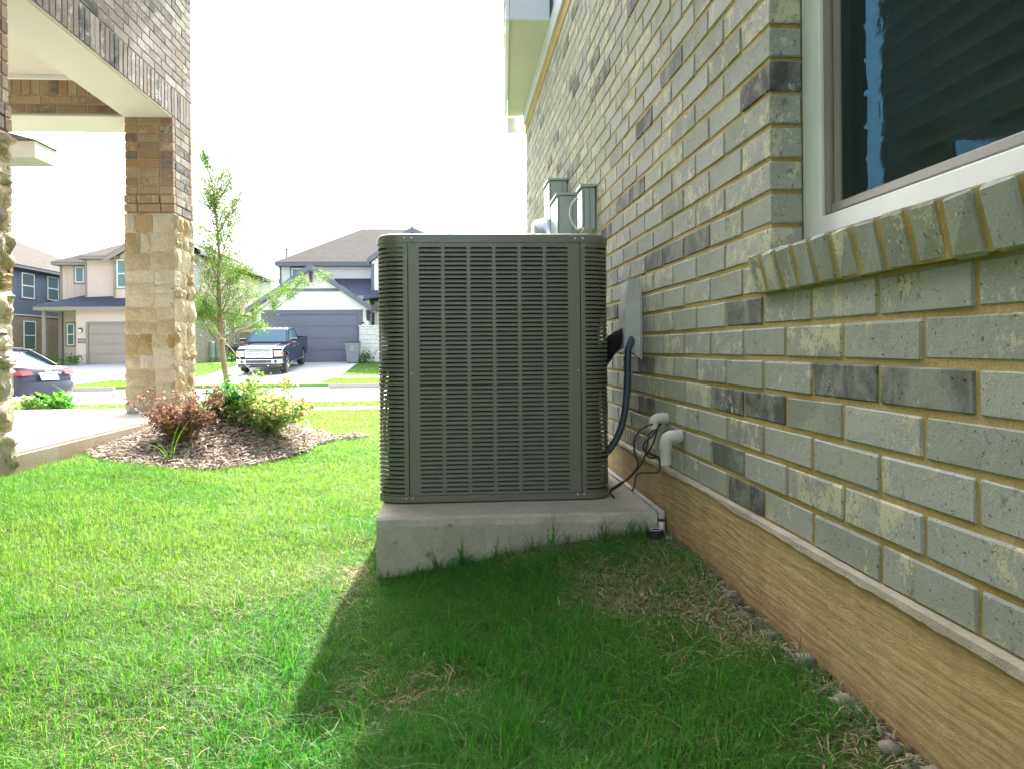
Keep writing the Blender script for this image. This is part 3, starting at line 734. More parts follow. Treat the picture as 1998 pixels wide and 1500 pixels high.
# front wing eave seen through the porch
def seg(px, py, z_):
    """world point for a photo pixel at depth z_ (used for measuring)"""
    a, b_ = px-999, py-679; c, s = math.cos(-ROLL), math.sin(-ROLL); xc, yc = a*c+b_*-s*-1, b_*c-a*s
    xc *= z_/1537; yc *= -z_/1537
    return (xc*math.cos(YAW)+z_*math.sin(YAW), -xc*math.sin(YAW)+z_*math.cos(YAW), CAM_H+yc)
e0 = seg(68, 308, 9.4)
wing = thing('house_wing', 'white boxed eave with grey shingles seen through the porch opening at far left', 'eave', (e0[0]-3, e0[1]+2, .1))
t = MB(); t.box(e0[0]-6, e0[1], e0[2], e0[0], e0[1]+.5, e0[2]+.20); t.build('fascia', simple('pale grey eave board', (.36,.35,.34), .6), wing)
t = MB(); t.slab([(e0[0]+.03, e0[1]-.04, e0[2]+.205), (e0[0]-6, e0[1]-.04, e0[2]+.205), (e0[0]-6, e0[1]-.04, e0[2]+2.1), (e0[0]-3.6, e0[1]-.04, e0[2]+1.15)], (0, .6, 0)); t.build('roof', M['shingle'], wing)
t = MB(); t.box(e0[0]-6, e0[1]+.35, -.2, e0[0]-3.4, e0[1]+2.9, e0[2]-.002); t.build('wall', M['far_brick'], wing)

# stones: irregular ashlar on the faces of the two columns
def rough_stone(u0, u1, v0, v1, out, seed, n=5):
    """returns verts/faces in (u, v, d): d outwards"""
    rr = random.Random(seed); r_ = random.Random(seed*7+1)
    cx, cy = (u0+u1)/2, (v0+v1)/2; vs = []; fs = []
    corner = [(rr.uniform(0, .014), rr.uniform(0, .014)) for _ in range(4)]
    tilt = (rr.uniform(-.022, .022)*out, rr.uniform(-.022, .022)*out); dome = rr.uniform(.002, .016)*out
    for j in range(n+1):
        for i in range(n+1):
            a, b_ = i/n, j/n; ins = .004
            u = u0+ins+(u1-u0-2*ins)*a; v = v0+ins+(v1-v0-2*ins)*b_
            e = min(a, 1-a, b_, 1-b_)
            rim = 1 if e > 0 else 0
            q = (abs(2*a-1)**5)*(abs(2*b_-1)**5); u += (cx-u)*.06*q; v += (cy-v)*.06*q
            u += rr.uniform(-.007, .007); v += rr.uniform(-.007, .007)
            d = (dome*(1-(2*a-1)**2)**.45*(1-(2*b_-1)**2)**.45 + rr.uniform(-.009, .013)*out*rim + .004 + tilt[0]*(a-.5)+tilt[1]*(b_-.5)) if rim else .002+rr.uniform(0, .003)
            vs.append((u, v, max(d, .001)))
    N1 = n+1
    for j in range(n):
        for i in range(n): fs.append((j*N1+i, j*N1+i+1, (j+1)*N1+i+1, (j+1)*N1+i))
    ring = [j for j in range(N1)]+[j*N1+n for j in range(1, N1)]+[n*N1+i for i in range(n-1, -1, -1)]+[j*N1 for j in range(n-1, 0, -1)]
    b0 = len(vs); vs += [(vs[k][0], vs[k][1], -.03) for k in ring]
    for q in range(len(ring)): fs.append((ring[q], ring[(q+1) % len(ring)], b0+(q+1) % len(ring), b0+q))
    return vs, fs
def split(u0, u1, v0, v1, rr, out, mx=.26, mn=.09):
    w, h = u1-u0, v1-v0
    if (w <= mx and h <= mx*.85) and (rr.random() < .75 or (w < 2*mn and h < 2*mn)): out.append((u0, u1, v0, v1)); return
    if (w > h*1.15 or h < 2*mn) and w > 2*mn*.9: m_ = u0+w*rr.uniform(.36, .64); split(u0, m_, v0, v1, rr, out, mx, mn); split(m_, u1, v0, v1, rr, out, mx, mn)
    elif h > 1.8*mn: m_ = v0+h*rr.uniform(.36, .64); split(u0, u1, v0, m_, rr, out, mx, mn); split(u0, u1, m_, v1, rr, out, mx, mn)
    else: out.append((u0, u1, v0, v1))
def stone_face(org, U, Nn, w, z0, z1, seed, out=1.0, mx=.26, n=4):
    rr = random.Random(seed); cells = []; z = z0
    while z < z1-.02:                                # ragged courses
        h = min(rr.uniform(.20, .34), z1-z) if z1-z > .42 else z1-z
        split(0, w, z, z+h, rr, cells, mx); z += h
    U, Nn = Vector(U), Vector(Nn)
    for k, (a, b_, c, d) in enumerate(cells):
        vs, fs = rough_stone(a, b_, c, d, out, seed*100+k, n); m_ = MB()
        m_.add([tuple(Vector(org)+U*u+Vector((0, 0, v))+Nn*dd) for u, v, dd in vs], fs, True)
        o = m_.build('stone', M['stone'], porch); o.data.shade_flat() if n < 4 else None
zb = SLAB-.12
# front face (towards us), right face (towards the lawn), plus plain backs
stone_face((CI-.012, Y1-.004, 0), (1, 0, 0), (0, -1, 0), CW+.024, zb, HS-.006, 3, .8)
stone_face((XP+.004, Y1-.012, 0), (0, 1, 0), (1, 0, 0), Y2-Y1+.02, zb, HS-.006, 5, 1.3, .27, 5)
stone_face((XP+.004, NY0, 0), (0, 1, 0), (1, 0, 0), NY1-NY0+.012, zb, HS-.006, 8, 1.9, .30, 7)
stone_face((CI-.012, NY0-.004, 0), (1, 0, 0), (0, -1, 0), CW+.024, zb, HS-.006, 12, 1.3, .30)
stone_face((XP+.012, NY1+.002, 0), (-1, 0, 0), (0, 1, 0), CW+.024, zb, HS-.006, 14, 1.6, .30, 5)
_cm = simple('cream stone mortar', (.56,.48,.34), .95, var=.1, scale=9, bmp=.8, bscale=50)
t = MB(); t.box(CI-.004, Y1-.003, zb, XP+.003, Y2+.004, HS-.004); t.build('column_core', _cm, porch)
t = MB(); t.box(CI-.004, NY0-.003, zb, XP+.003, NY1+.001, HS-.004); t.build('column_core', _cm, porch)
# ------------------------------------------------------------------ concrete pad
PX0, PX1, PY0, PY1, PZ = -.262, .682, 2.63, 3.78, .19
pad = thing('concrete_pad', 'raised concrete slab under the air conditioner, beside the brick wall', 'concrete pad', (.2, 3.2, 0))
xs_ = np.linspace(PX0, PX1, 40); t = MB(); n = 40
prof = [(0, -.15, 0), (0, .3, 0), (0, .85, 0), (.006, .97, 0), (.022, 1.0, 0)]
vs = []; fs = []
for i, x in enumerate(xs_):
    w = .004*math.sin(x*23)+.003*math.sin(x*61+1)
    for (dy, hf, _) in prof: vs.append((x, PY0+dy+w*(hf > 0)*(.5 if hf > .9 else 1), PZ*hf if hf > 0 else -.1))
    vs.append((x, PY1, PZ)); vs.append((x, PY1, -.1))
k = 7
for i in range(len(xs_)-1):
    for j in range(k-1): fs.append((i*k+j, (i+1)*k+j, (i+1)*k+j+1, i*k+j+1))
fs += [tuple(range(k)), tuple(range((len(xs_)-1)*k, len(xs_)*k))[::-1]]
t.add(vs, fs); o = t.build('slab', M['pad'], pad)
# pock marks: small shallow chips on the front face
t = MB()
for (x, z, r_) in ((-.06, .155, .012), (-.02, .165, .01), (.17, .10, .006), (-.09, .07, .014), (.31, .14, .006), (.05, .06, .012), (.42, .12, .005), (-.2, .11, .008)):
    pts = [(x+r_*math.cos(a)*random.uniform(.6, 1.3), PY0-.0045, z+r_*.6*math.sin(a)*random.uniform(.6, 1.3)) for a in np.linspace(0, 2*math.pi, 9)[:-1]]
    t.slab(pts, (0, .004, 0))
t.build('chip_mark', simple('darker chipped concrete', (.30,.26,.19), .95), pad)
t = MB(); t.cbox(PX1+.004, PY0-.01, PZ-.022, PX1+.024, PY1, PZ+.006, .003)
t.build('edge_strip', simple('dirty white edge strip', (.46,.45,.42), .8, var=.25, scale=20, bmp=.4), pad)

# ------------------------------------------------------------------ air conditioner
AX0, AX1, AY0, AY1, AZ0 = -.279, .578, 2.868, 3.71, .193
ATOP = CAM_H+.418
RAD = .088
ac = thing('air_conditioner', 'large olive grey louvred air conditioner on the concrete pad beside the brick wall', 'air conditioner', ((AX0+AX1)/2, (AY0+AY1)/2, PZ))
def rrect(x0, y0, x1, y1, r, n=8):
    pts = []
    for cx, cy, a0 in ((x1-r, y0+r, -90), (x1-r, y1-r, 0), (x0+r, y1-r, 90), (x0+r, y0+r, 180)):
        for k in range(n+1): a = R(a0+90*k/n); pts.append((cx+r*math.cos(a), cy+r*math.sin(a)))
    return pts
def ring_stack(mb, levels, smooth=True, capb=True, capt=True):
    """levels: list of (pts, z) with same count"""
    n = len(levels[0][0]); vs = [(x, y, z) for pts, z in levels for x, y in pts]
    fs = [(i*n+k, i*n+(k+1) % n, (i+1)*n+(k+1) % n, (i+1)*n+k) for i in range(len(levels)-1) for k in range(n)]
    mb.add(vs, fs, smooth)
    if capb: mb.add([(x, y, levels[0][1]) for x, y in levels[0][0]], [tuple(range(n))[::-1]])
    if capt: mb.add([(x, y, levels[-1][1]) for x, y in levels[-1][0]], [tuple(range(n))])
# base pan
t = MB(); a = rrect(AX0+.004, AY0+.004, AX1-.004, AY1-.004, RAD); b_ = rrect(AX0-.001, AY0-.001, AX1+.001, AY1+.001, RAD)
ring_stack(t, [(a, AZ0), (b_, AZ0+.004), (b_, AZ0+.026), (a, AZ0+.0265)]); t.build('base_pan', M['ac'], ac)
# top cap with rolled edge and fan opening
t = MB(); zt = ATOP-.034
lv = [(rrect(AX0-.003, AY0-.003, AX1+.003, AY1+.003, RAD+.003), zt), (rrect(AX0-.003, AY0-.003, AX1+.003, AY1+.003, RAD+.003), ATOP-.014), (rrect(AX0, AY0, AX1, AY1, RAD), ATOP-.006),
      (rrect(AX0+.008, AY0+.008, AX1-.008, AY1-.008, RAD-.006), ATOP-.001), (rrect(AX0+.02, AY0+.02, AX1-.02, AY1-.02, RAD-.015), ATOP)]
ring_stack(t, lv, capb=False, capt=False)
nn = len(lv[0][0]); cx, cy = (AX0+AX1)/2, (AY0+AY1)/2
outer = lv[-1][0]; vs = [(x, y, ATOP) for x, y in outer]; fr_ = .335
for x, y in outer:
    an = math.atan2(y-cy, x-cx); vs.append((cx+fr_*math.cos(an), cy+fr_*math.sin(an), ATOP))
for x, y in outer:
    an = math.atan2(y-cy, x-cx); vs.append((cx+fr_*math.cos(an), cy+fr_*math.sin(an), ATOP-.09))
t.add(vs, [(i, (i+1) % nn, (i+1) % nn+nn, i+nn) for i in range(nn)]+[(i+nn, (i+1) % nn+nn, (i+1) % nn+2*nn, i+2*nn) for i in range(nn)])
t.build('top_cap', M['ac'], ac)
t = MB()
for r_ in np.arange(.03, fr_+.001, .0218): t.tube([(cx+r_*math.cos(a), cy+r_*math.sin(a), ATOP-.006) for a in np.linspace(0, 2*math.pi, 37)], .0018, 4, False)
for a in np.linspace(0, 2*math.pi, 9)[:-1]: t.tube([(cx, cy, ATOP-.009), (cx+fr_*math.cos(a), cy+fr_*math.sin(a), ATOP-.009)], .0025, 4)
t.build('fan_guard', M['ac'], ac)
t = MB(); t.lathe([(.01, ATOP-.16), (.07, ATOP-.16), (.07, ATOP-.07), (.01, ATOP-.065)], (cx, cy, 0)); t.build('fan_motor', M['coil'], ac)
for k in range(3):
    a = k*2*math.pi/3+.3; t = MB(); c_, s_ = math.cos(a), math.sin(a)
    pts = []
    for u, v, w in ((.06, -.03, -.015), (.30, -.12, -.03), (.31, .06, .02), (.06, .03, .012)): pts.append((cx+c_*u-s_*v, cy+s_*u+c_*v, ATOP-.115+w))
    t.slab(pts, (0, 0, .003)); t.build('fan_blade', M['coil'], ac)
# coil block inside
t = MB(); ring_stack(t, [(rrect(AX0+.034, AY0+.034, AX1-.034, AY1-.034, .045), AZ0+.03), (rrect(AX0+.034, AY0+.034, AX1-.034, AY1-.034, .045), ATOP-.10)])
t.build('coil', M['coil'], ac)
t = MB()
for zz in np.arange(AZ0+.05, AZ0+.26, .03):
    pts = rrect(AX0+.028, AY0+.028, AX1-.028, AY1-.028, .068, 6); i0 = 0
    t.tube([(x, y, zz) for x, y in pts[:7]], .005, 6)
t.build('refrigerant_tube', simple('copper tube', (.45,.24,.13), .35, metal=.8), ac)
# front louvred panel
SX0, SX1 = -.1650, .4640            # seams
NR = 56; LZ0, LZ1 = AZ0+.030, zt-.013
NCOL = 6; CWd = .0805; CGAP = .0122
cols0 = SX0+.0400
pitch = (LZ1-LZ0)/NR
HOLE = pitch*.66
def hole_pts(w, h, r=.004):
    """counter-clockwise, rounded top corners"""
    return [(0, 0), (w, 0), (w, h-r), (w-r*.35, h-r*.35), (w-r, h), (r, h), (r*.35, h-r*.35), (0, h-r)]
def louvre_panel_mesh(W, H, x_first, z_first, ncol, nrow):
    """sheet in the xz plane at y=0 with holes; returns MB (y+ is inwards)"""
    mb = MB(); colx = [x_first+k*(CWd+CGAP) for k in range(ncol)]
    def q(x0, z0, x1, z1): mb.add([(x0, 0, z0), (x1, 0, z0), (x1, 0, z1), (x0, 0, z1)], [(0, 1, 2, 3)])
    q(0, 0, colx[0], H); q(colx[-1]+CWd, 0, W, H)
    for k in range(ncol-1): q(colx[k]+CWd, 0, colx[k+1], H)
    hp = hole_pts(CWd, HOLE); n = len(hp)
    for x in colx:
        q(x, 0, x+CWd, z_first); q(x, z_first+nrow*pitch, x+CWd, H)
        for r_ in range(nrow):
            z = z_first+r_*pitch; lip = .0028
            top = z+pitch; h0 = z+pitch*.12
            vs = [(x+a, 0, h0+b) for a, b in hp]+[(x, 0, z), (x+CWd, 0, z), (x+CWd, 0, top), (x, 0, top)]
            vs += [(x+a, .0025, h0+b) for a, b in hp]
            fs = [(8, 9, 1, 0), (7, 11, 10, 2, 3, 4, 5, 6)[::-1]]
            mb.add([vs[i] for i in range(20)], [(8, 9, 1, 0), (11, 7, 6, 5, 4, 3, 2, 10)]+[(i, (i+1) % n, (i+1) % n+12, i+12) for i in range(n)])
    return mb
W, H = SX1-SX0-.003, zt-.001-(AZ0+.0275)
pan_mb = louvre_panel_mesh(W, H, cols0-SX0-.0015, LZ0-(AZ0+.0275), NCOL, NR)
pan_me = pan_mb.mesh('front_panel', fix=False); pan_me.materials.append(M['ac'])
front = place('front_panel', pan_me, None, ac, loc=(SX0+.0015, AY0, AZ0+.0275))
# one louvre: blade rises and leans inwards from the lower lip of the hole
lm = MB(); h0 = pitch*.12; w_ = CWd
prof = [(.0004, h0-.0002), (.0012, h0+.0009), (.0028, h0+HOLE*.30), (.0048, h0+HOLE*.49), (.0075, h0+HOLE*.66)]
vs = []; fs = []
for i, (d, z) in enumerate(prof):
    e = .0006+.0022*max(0, i-2)/2
    vs += [(-.0012, d, z), (.003+e, d, z), (w_-.003-e, d, z), (w_+.0012, d, z)]
    if i: fs += [((i-1)*4+j, (i-1)*4+j+1, i*4+j+1, i*4+j) for j in range(3)]
n = len(vs); vs += [(x, y+.001, z-.0008) for x, y, z in vs]; fs += [tuple(k+n for k in f[::-1]) for f in fs]
lm.add(vs, fs); louvre_me = lm.mesh('louvre', fix=False); louvre_me.materials.append(M['ac'])
spots = [(cols0+k*(CWd+CGAP), LZ0+r_*pitch) for r_ in range(NR-1, -1, -1) for k in range(NCOL)]
for x, z in spots[:300]: place('louvre', louvre_me, None, front, loc=(x, AY0, z))
def joined(me, spots, off=(0, 0, 0)):
    co = np.array([v.co for v in me.vertices]); vs = []; fs = []
    for i, s in enumerate(spots): vs.append(co+np.array(s)); fs += [tuple(k+i*len(co) for k in p.vertices) for p in me.polygons]
    out = bpy.data.meshes.new('louvre_rows'); out.from_pydata([tuple(v) for v in np.concatenate(vs)], [], fs); out.update(); return out
place('louvre_rows', joined(louvre_me, [(x, AY0, z) for x, z in spots[300:]]), M['ac'], front, kind='stuff')
# the other three sides reuse the same sheet and rows of louvres
allrows = joined(louvre_me, [(cols0+k*(CWd+CGAP)-SX0-.0015, 0, LZ0-(AZ0+.0275)+r_*pitch) for r_ in range(NR) for k in range(NCOL)]); allrows.materials.append(M['ac'])
for (ox, oy, rz, nm) in ((AX1, (AY0+AY1)/2-W/2, 90, 'side_panel'), (AX0, (AY0+AY1)/2+W/2, -90, 'side_panel'), (SX1, AY1, 180, 'rear_panel')):
    o = place(nm, pan_me, None, ac, loc=(ox, oy, AZ0+.0275)); o.rotation_euler = (0, 0, R(rz))
    q = bpy.data.objects.new('louvre_rows', allrows); C.objects.link(q); q.parent = o; q['kind'] = 'stuff'
# corner posts: path flat - arc - flat; slots wrap round the corner
def corner_post(mirror, back, name='corner_post'):
    t = MB(); zb_, ztp = AZ0+.0275, zt-.001
    # path in local coords for the front left corner: from the seam on the front to the seam on the side
    flat = (SX0-.0015)-(AX0+RAD); side_flat = .104-RAD+.01
    path = [(AX0+RAD+flat*k/3, AY0) for k in (3, 2, 1)]
    arc = [(AX0+RAD-RAD*math.sin(a), AY0+RAD-RAD*math.cos(a)) for a in np.linspace(0, math.pi/2, 11)]
    path += arc; path += [(AX0, AY0+RAD+side_flat*k/3) for k in (1, 2, 3)]
    def tr(p):
        x, y = p
        if mirror: x = AX0+AX1-x
        if back: y = AY0+AY1-y
        return x, y
    def inset(i, d):
        p0 = Vector((*path[max(i-1, 0)], 0)); p1 = Vector((*path[min(i+1, len(path)-1)], 0)); tg = (p1-p0).normalized(); nrm = Vector((-tg.y, tg.x, 0))*-1
        # towards the inside of the cabinet
        c = Vector((cx, cy, 0)); p = Vector((*path[i], 0))
        if (c-p).dot(nrm) < 0: nrm = -nrm
        return tuple((p+nrm*d)[:2])
    s0, s1 = 2, len(path)-3            # slot span indices
    # find start so that the slot begins about 30 mm from the seam
    def strip_q(i0, i1, z0, z1, d0=0, d1=0):
        for i in range(i0, i1):
            a, b_ = (inset(i, d0) if d0 else path[i]), (inset(i+1, d0) if d0 else path[i+1])
            c, d = (inset(i+1, d1) if d1 else path[i+1]), (inset(i, d1) if d1 else path[i])
            t.add([(*tr(a), z0), (*tr(b_), z0), (*tr(c), z1), (*tr(d), z1)], [(0, 1, 2, 3)], True)
    strip_q(0, s0, zb_, ztp); strip_q(s1, len(path)-1, zb_, ztp)
    strip_q(s0, s1, zb_, LZ0+pitch*.1); strip_q(s0, s1, LZ0+NR*pitch-pitch*.2, ztp)
    for r_ in range(NR):
        z = LZ0+r_*pitch
        if r_: strip_q(s0, s1, z-pitch*.29, z+pitch*.22)          # flat face of the rib
        if r_: strip_q(s0, s1, z+pitch*.22, z+pitch*.40, 0, .005)
        if r_: strip_q(s0, s1, z-pitch*.29, z-pitch*.33, 0, .003)
        if not r_: strip_q(s0, s1, z+pitch*.1, z+pitch*.34, 0, .007)
    me = t.mesh(name, fix=False); o = place(name, me, M['ac'], ac); return o
for mi in (0, 1):
    for ba in (0, 1): corner_post(mi, ba)
# screws
sl = MB(); sl.lathe([(.0052, 0), (.0050, -.0022), (.0030, -.0036), (.0008, -.0038)], (0, 0, 0), 'y', 12); sme = sl.mesh('screw'); sme.materials.append(M['screw'])
for (x, z, s_) in ((SX0-.011, zt+.014, 1), (SX0+.014, zt+.014, 1), (SX1-.018, zt+.014, 1), (SX1+.010, zt+.014, 1), (SX0-.012, AZ0+.018, .8), (SX0+.012, AZ0+.018, .8), (SX1-.016, AZ0+.020, 1), (SX1+.008, AZ0+.020, 1), (SX0+.011, CAM_H-.09, .8), (SX1-.009, CAM_H-.085, .8)):
    o = place('screw', sme, None, ac, loc=(x, AY0-(.0025 if z > zt or z < AZ0+.03 else -.0005), z)); o.scale = (s_,)*3

# ------------------------------------------------------------------ lines, pipes and boxes on the brick wall
def bez(p0, p1, p2, p3, n=14):
    p0, p1, p2, p3 = map(Vector, (p0, p1, p2, p3)); out = []
    for i in range(n+1):
        t_ = i/n; out.append(p0*(1-t_)**3+p1*3*t_*(1-t_)**2+p2*3*t_*t_*(1-t_)+p3*t_**3)
    return out
H = lambda h: CAM_H+h
cov = thing('line_cover', 'tall bent metal line cover screwed to the brick wall, right of the air conditioner', 'pipe cover', (XW, 3.1, H(-.04)))
t = MB(); t.slab([(XW-.001, 3.03, H(-.045)), (XW-.001, 3.03, H(.265)), (XW-.045, 3.055, H(.262)), (XW-.058, 3.07, H(-.0))], (.0, .006, 0)); t.build('side_flange', M['galv'], cov)
t = MB(); t.slab([(XW-.045, 3.056, H(.262)), (XW-.060, 3.07, H(.0)), (XW-.060, 3.19, H(-.02)), (XW-.045, 3.18, H(.255))], (.004, 0, 0)); t.slab([(XW-.002, 3.055, H(.266)), (XW-.045, 3.055, H(.263)), (XW-.045, 3.185, H(.258)), (XW-.002, 3.185, H(.266))], (0, 0, .003)); t.build('face_plate', M['galv'], cov)
t = MB(); t.box(XW-.003, 3.012, H(-.05), XW, 3.029, H(.27)); t.build('wall_flange', M['galv'], cov)
o = place('insulated_pipe', MB().tube(bez((XW-.03, 3.13, H(.05)), (XW-.10, 3.14, H(.03)), (XW-.15, 3.2, H(-.05)), (AX1-.02, 3.26, H(-.24)), 22), [.033]*6+[.036]*6+[.034]*11, 14).mesh('insulated_pipe'), M['foam'], label='thick black foam insulated pipe entering the air conditioner from the wall cover', cat='pipe')
o = place('conduit', MB().tube([(XW-.025, 3.07, H(.04)), (XW-.035, 3.045, H(.02))]+bez((XW-.052, 3.03, H(-.01)), (XW-.058, 3.03, H(-.18)), (XW-.050, 3.02, H(-.36)), (AX1-.03, 3.02, H(-.435)), 20), .0135, 12).mesh('conduit'), M['conduit'], label='slate blue flexible conduit curving down from the wall cover to the air conditioner', cat='conduit')
def pvc(y, h_w, h_b, r_, xo, label):
    pr = thing('pvc_pipe', label, 'drain pipe', (XW, y, H(h_b)), group='pvc drain elbows coming out of the brick wall')
    xa_ = XW-xo
    t = MB(); t.tube([(XW+.02, y, H(h_w)), (xa_+r_*1.6, y, H(h_w))]+bez((xa_+r_*1.5, y, H(h_w)), (xa_+r_*.4, y, H(h_w)), (xa_, y, H(h_w-r_*.4)), (xa_, y, H(h_w-r_*1.7)), 8)[1:]+[(xa_, y, H(h_w-r_*2.3))], r_*1.16, 16); t.build('elbow', M['pvc'], pr)
    t = MB(); t.tube([(xa_, y, H(h_w-r_*2.0)), (xa_, y, H(h_b))], r_, 16); t.build('pipe', M['pvc'], pr)
    t = MB(); t.lathe([(r_*1.26, -.006), (r_*1.26, .006)], (XW-.016, y, H(h_w)), 'x', 16); t.build('collar', M['pvc'], pr)
pvc(2.49, -.288, -.378, .0175, .052, 'larger grey white pvc elbow on the brick wall, nearer one of the two')
pvc(2.66, -.245, -.345, .0155, .048, 'smaller grey white pvc elbow on the brick wall, above the tangled cables')
def wob(pts, n=6, a=.008, seed=0):
    rr = random.Random(seed); P = [Vector(p) for p in pts]; out = []
    for i in range(len(P)-1):
        a0 = P[max(i-1, 0)]; b0 = P[i]; c0 = P[i+1]; d0 = P[min(i+2, len(P)-1)]
        for k in range(n):
            t_ = k/n; out.append(.5*((2*b0)+(-a0+c0)*t_+(2*a0-5*b0+4*c0-d0)*t_*t_+(-a0+3*b0-3*c0+d0)*t_**3))
    out.append(P[-1]); return out
S = lambda px, py, z_: seg(px, py, z_)
cab = [
 ([(1290,826,2.70),(1262,830,2.68),(1240,850,2.66),(1238,880,2.66),(1245,905,2.66),(1232,925,2.68),(1210,945,2.70),(1195,955,2.72),(1188,963,2.78)], 'thin dark cable looping from the wall to the air conditioner base, leftmost of the tangle'),
 ([(1288,828,2.70),(1268,845,2.68),(1262,870,2.66),(1254,900,2.66),(1230,930,2.67),(1205,945,2.69),(1190,958,2.72),(1199,970,2.72),(1193,966,2.74)], 'thin dark cable with a hooked end lying on the pad beside the air conditioner'),
 ([(1286,826,2.70),(1272,850,2.67),(1258,862,2.66),(1256,876,2.66),(1270,885,2.68),(1284,892,2.70),(1287,905,2.69),(1283,920,2.67),(1250,922,2.66),(1240,930,2.66),(1238,945,2.64),(1234,956,2.60)], 'thin dark cable running under the pvc elbows and hanging over the pad edge'),
 ([(1284,830,2.69),(1276,860,2.67),(1266,880,2.67),(1262,888,2.67),(1272,893,2.68),(1283,890,2.69),(1288,900,2.69)], 'short dark cable looped tightly below the smaller pvc elbow'),
]
for k, (pts, lab) in enumerate(cab):
    P_ = wob([S(*p) for p in pts], 6)
    P_ = [Vector((min(p.x, XW-.006) if p.z > H0-.02 else min(p.x, XW-.026), p.y, max(p.z, PZ+.004) if p.x < PX1+.02 and p.y > PY0 else p.z)) for p in P_]
    place('cable', MB().tube(P_, .0033, 7).mesh('cable'), M['cable'], label=lab, cat='cable', group='cables tangled at the brick wall')
# black drain cap in the grass
dz = gz(.66, 2.53)
dc = thing('drain_cap', 'small round black drain cap in the grass at the corner of the pad', 'drain cap', (.655, 2.555, dz))
t = MB(); t.lathe([(.026, dz-.02), (.030, dz+.018), (.028, dz+.030), (.019, dz+.031), (.017, dz+.018), (.002, dz+.016)], (.655, 2.555, 0), 'z', 22); t.build('body', M['black'], dc)
t = MB(); t.tube([(.655+.0175*math.cos(a), 2.555+.0175*math.sin(a), dz+.0325) for a in np.linspace(0, 2*math.pi, 25)], .0016, 5, False); t.build('rim', M['galv'], dc)
t = MB(); t.lathe([(.011, -.01), (.011, .09)], (XW-.035, 2.615, .07), 'z', 14)
place('downspout_stub', t.mesh('downspout_stub'), M['galv'], label='short grey tube standing between the pad corner and the foundation', cat='pipe')

# electrical enclosures
def enclosure(name, label, cat, y0, y1, x_out, z0, z1, grp=None):
    e = thing(name, label, cat, (XW, y0, z0), group=grp)
    t = MB(); t.cbox(XW-x_out, y0, z0, XW-.001, y1, z1, .004); t.build('body', M['elec'], e)
    t = MB(); t.cbox(XW-x_out-.010, y0-.004, z0+.012, XW-x_out-.0005, y1+.003, z1-.012, .003); t.build('door', simple('grey green enclosure door', (.36,.43,.42), .28, metal=.35, var=.05), e)
    t = MB(); t.cbox(XW-x_out-.018, y0-.010, z1+.0005, XW-.001, y1+.008, z1+.016, .003); t.build('rain_hood', M['elec'], e)
    t = MB(); t.box(XW-.032, y0-.0015, z0+.004, XW-.030, y0-.0002, z1-.004); t.build('seam', M['dark'], e)
    return e
e1 = enclosure('breaker_panel', 'widest grey green breaker panel box on the wall above the air conditioner', 'electrical box', 4.56, 4.86, .112, H(.35), H(.885))
e2 = enclosure('service_panel', 'tallest and farthest grey green electrical box, behind the breaker panel', 'electrical box', 4.98, 5.24, .108, H(.62), H(1.06))
e3 = enclosure('disconnect_box', 'small grey green disconnect box on the brick wall, right of the other boxes', 'electrical box', 3.98, 4.12, .062, H(.60), H(.815))
t = MB(); t.tube(bez((XW-.07, 4.13, H(.79)), (XW-.125, 4.16, H(.75)), (XW-.12, 4.16, H(.66)), (XW-.066, 4.08, H(.605)), 14), .0055, 8)
place('cable', t.mesh('cable'), M['pvc'], label='pale cable bowing out to the left of the small disconnect box', cat='cable', group='cables at the electrical boxes')
mt = thing('electric_meter', 'round bright metal electric meter beside the breaker panel, just above the air conditioner', 'electric meter', (XW, 4.95, H(.5)))
t = MB(); t.cbox(XW-.10, 4.872, H(.38), XW-.001, 4.972, H(.84), .004); t.build('socket_box', M['elec'], mt)
t = MB(); t.lathe([(.115, -.12), (.115, -.155), (.108, -.165), (.100, -.205), (.085, -.222), (.01, -.226)], (XW, 5.0, H(.71)), 'x', 28); t.build('cover', M['meter'], mt)
# ------------------------------------------------------------------ houses across the street
FY = 42.0
def at(px, py, y=FY):
    """x, z on the plane Y=y for a photo pixel"""
    z_ = y
    for _ in range(4):
        p = seg(px, py, z_); z_ += (y-p[1])
    return p[0], p[2]
def far_window(parent, x0, x1, z0, z1, y, trim=None, split_h=True, d=.05, tm=.09):
    """front facing window: frame > pane(s)"""
    if trim is not None:
        t = MB(); t.box(x0-tm, y-d*.6, z1+.001, x1+tm, y, z1+tm); t.box(x0-tm, y-d*.6, z0-tm, x1+tm, y, z0-.001); t.box(x0-tm, y-d*.6, z0, x0-.001, y, z1); t.box(x1+.001, y-d*.6, z0, x1+tm, y, z1); t.build('window_trim', trim, parent)
    f = .055; t = MB(); t.box(x0, y-d, z0, x1, y-.001, z0+f); t.box(x0, y-d, z1-f, x1, y-.001, z1); t.box(x0, y-d, z0+f+.001, x0+f, y-.001, z1-f-.001); t.box(x1-f, y-d, z0+f+.001, x1, y-.001, z1-f-.001)
    zm = (z0+z1)/2
    if split_h: t.box(x0+f+.001, y-d, zm-.03, x1-f-.001, y-.001, zm+.03)
    w = t.build('window', M['vinyl'], parent)
    for a, b_ in (((z0+f, zm-.03), (zm+.03, z1-f)) if split_h else ((z0+f, z1-f),)):
        t = MB(); t.box(x0+f, y-d*.5, a, x1-f, y-.002, b_); t.build('pane', M['far_glass'], w)
    return w
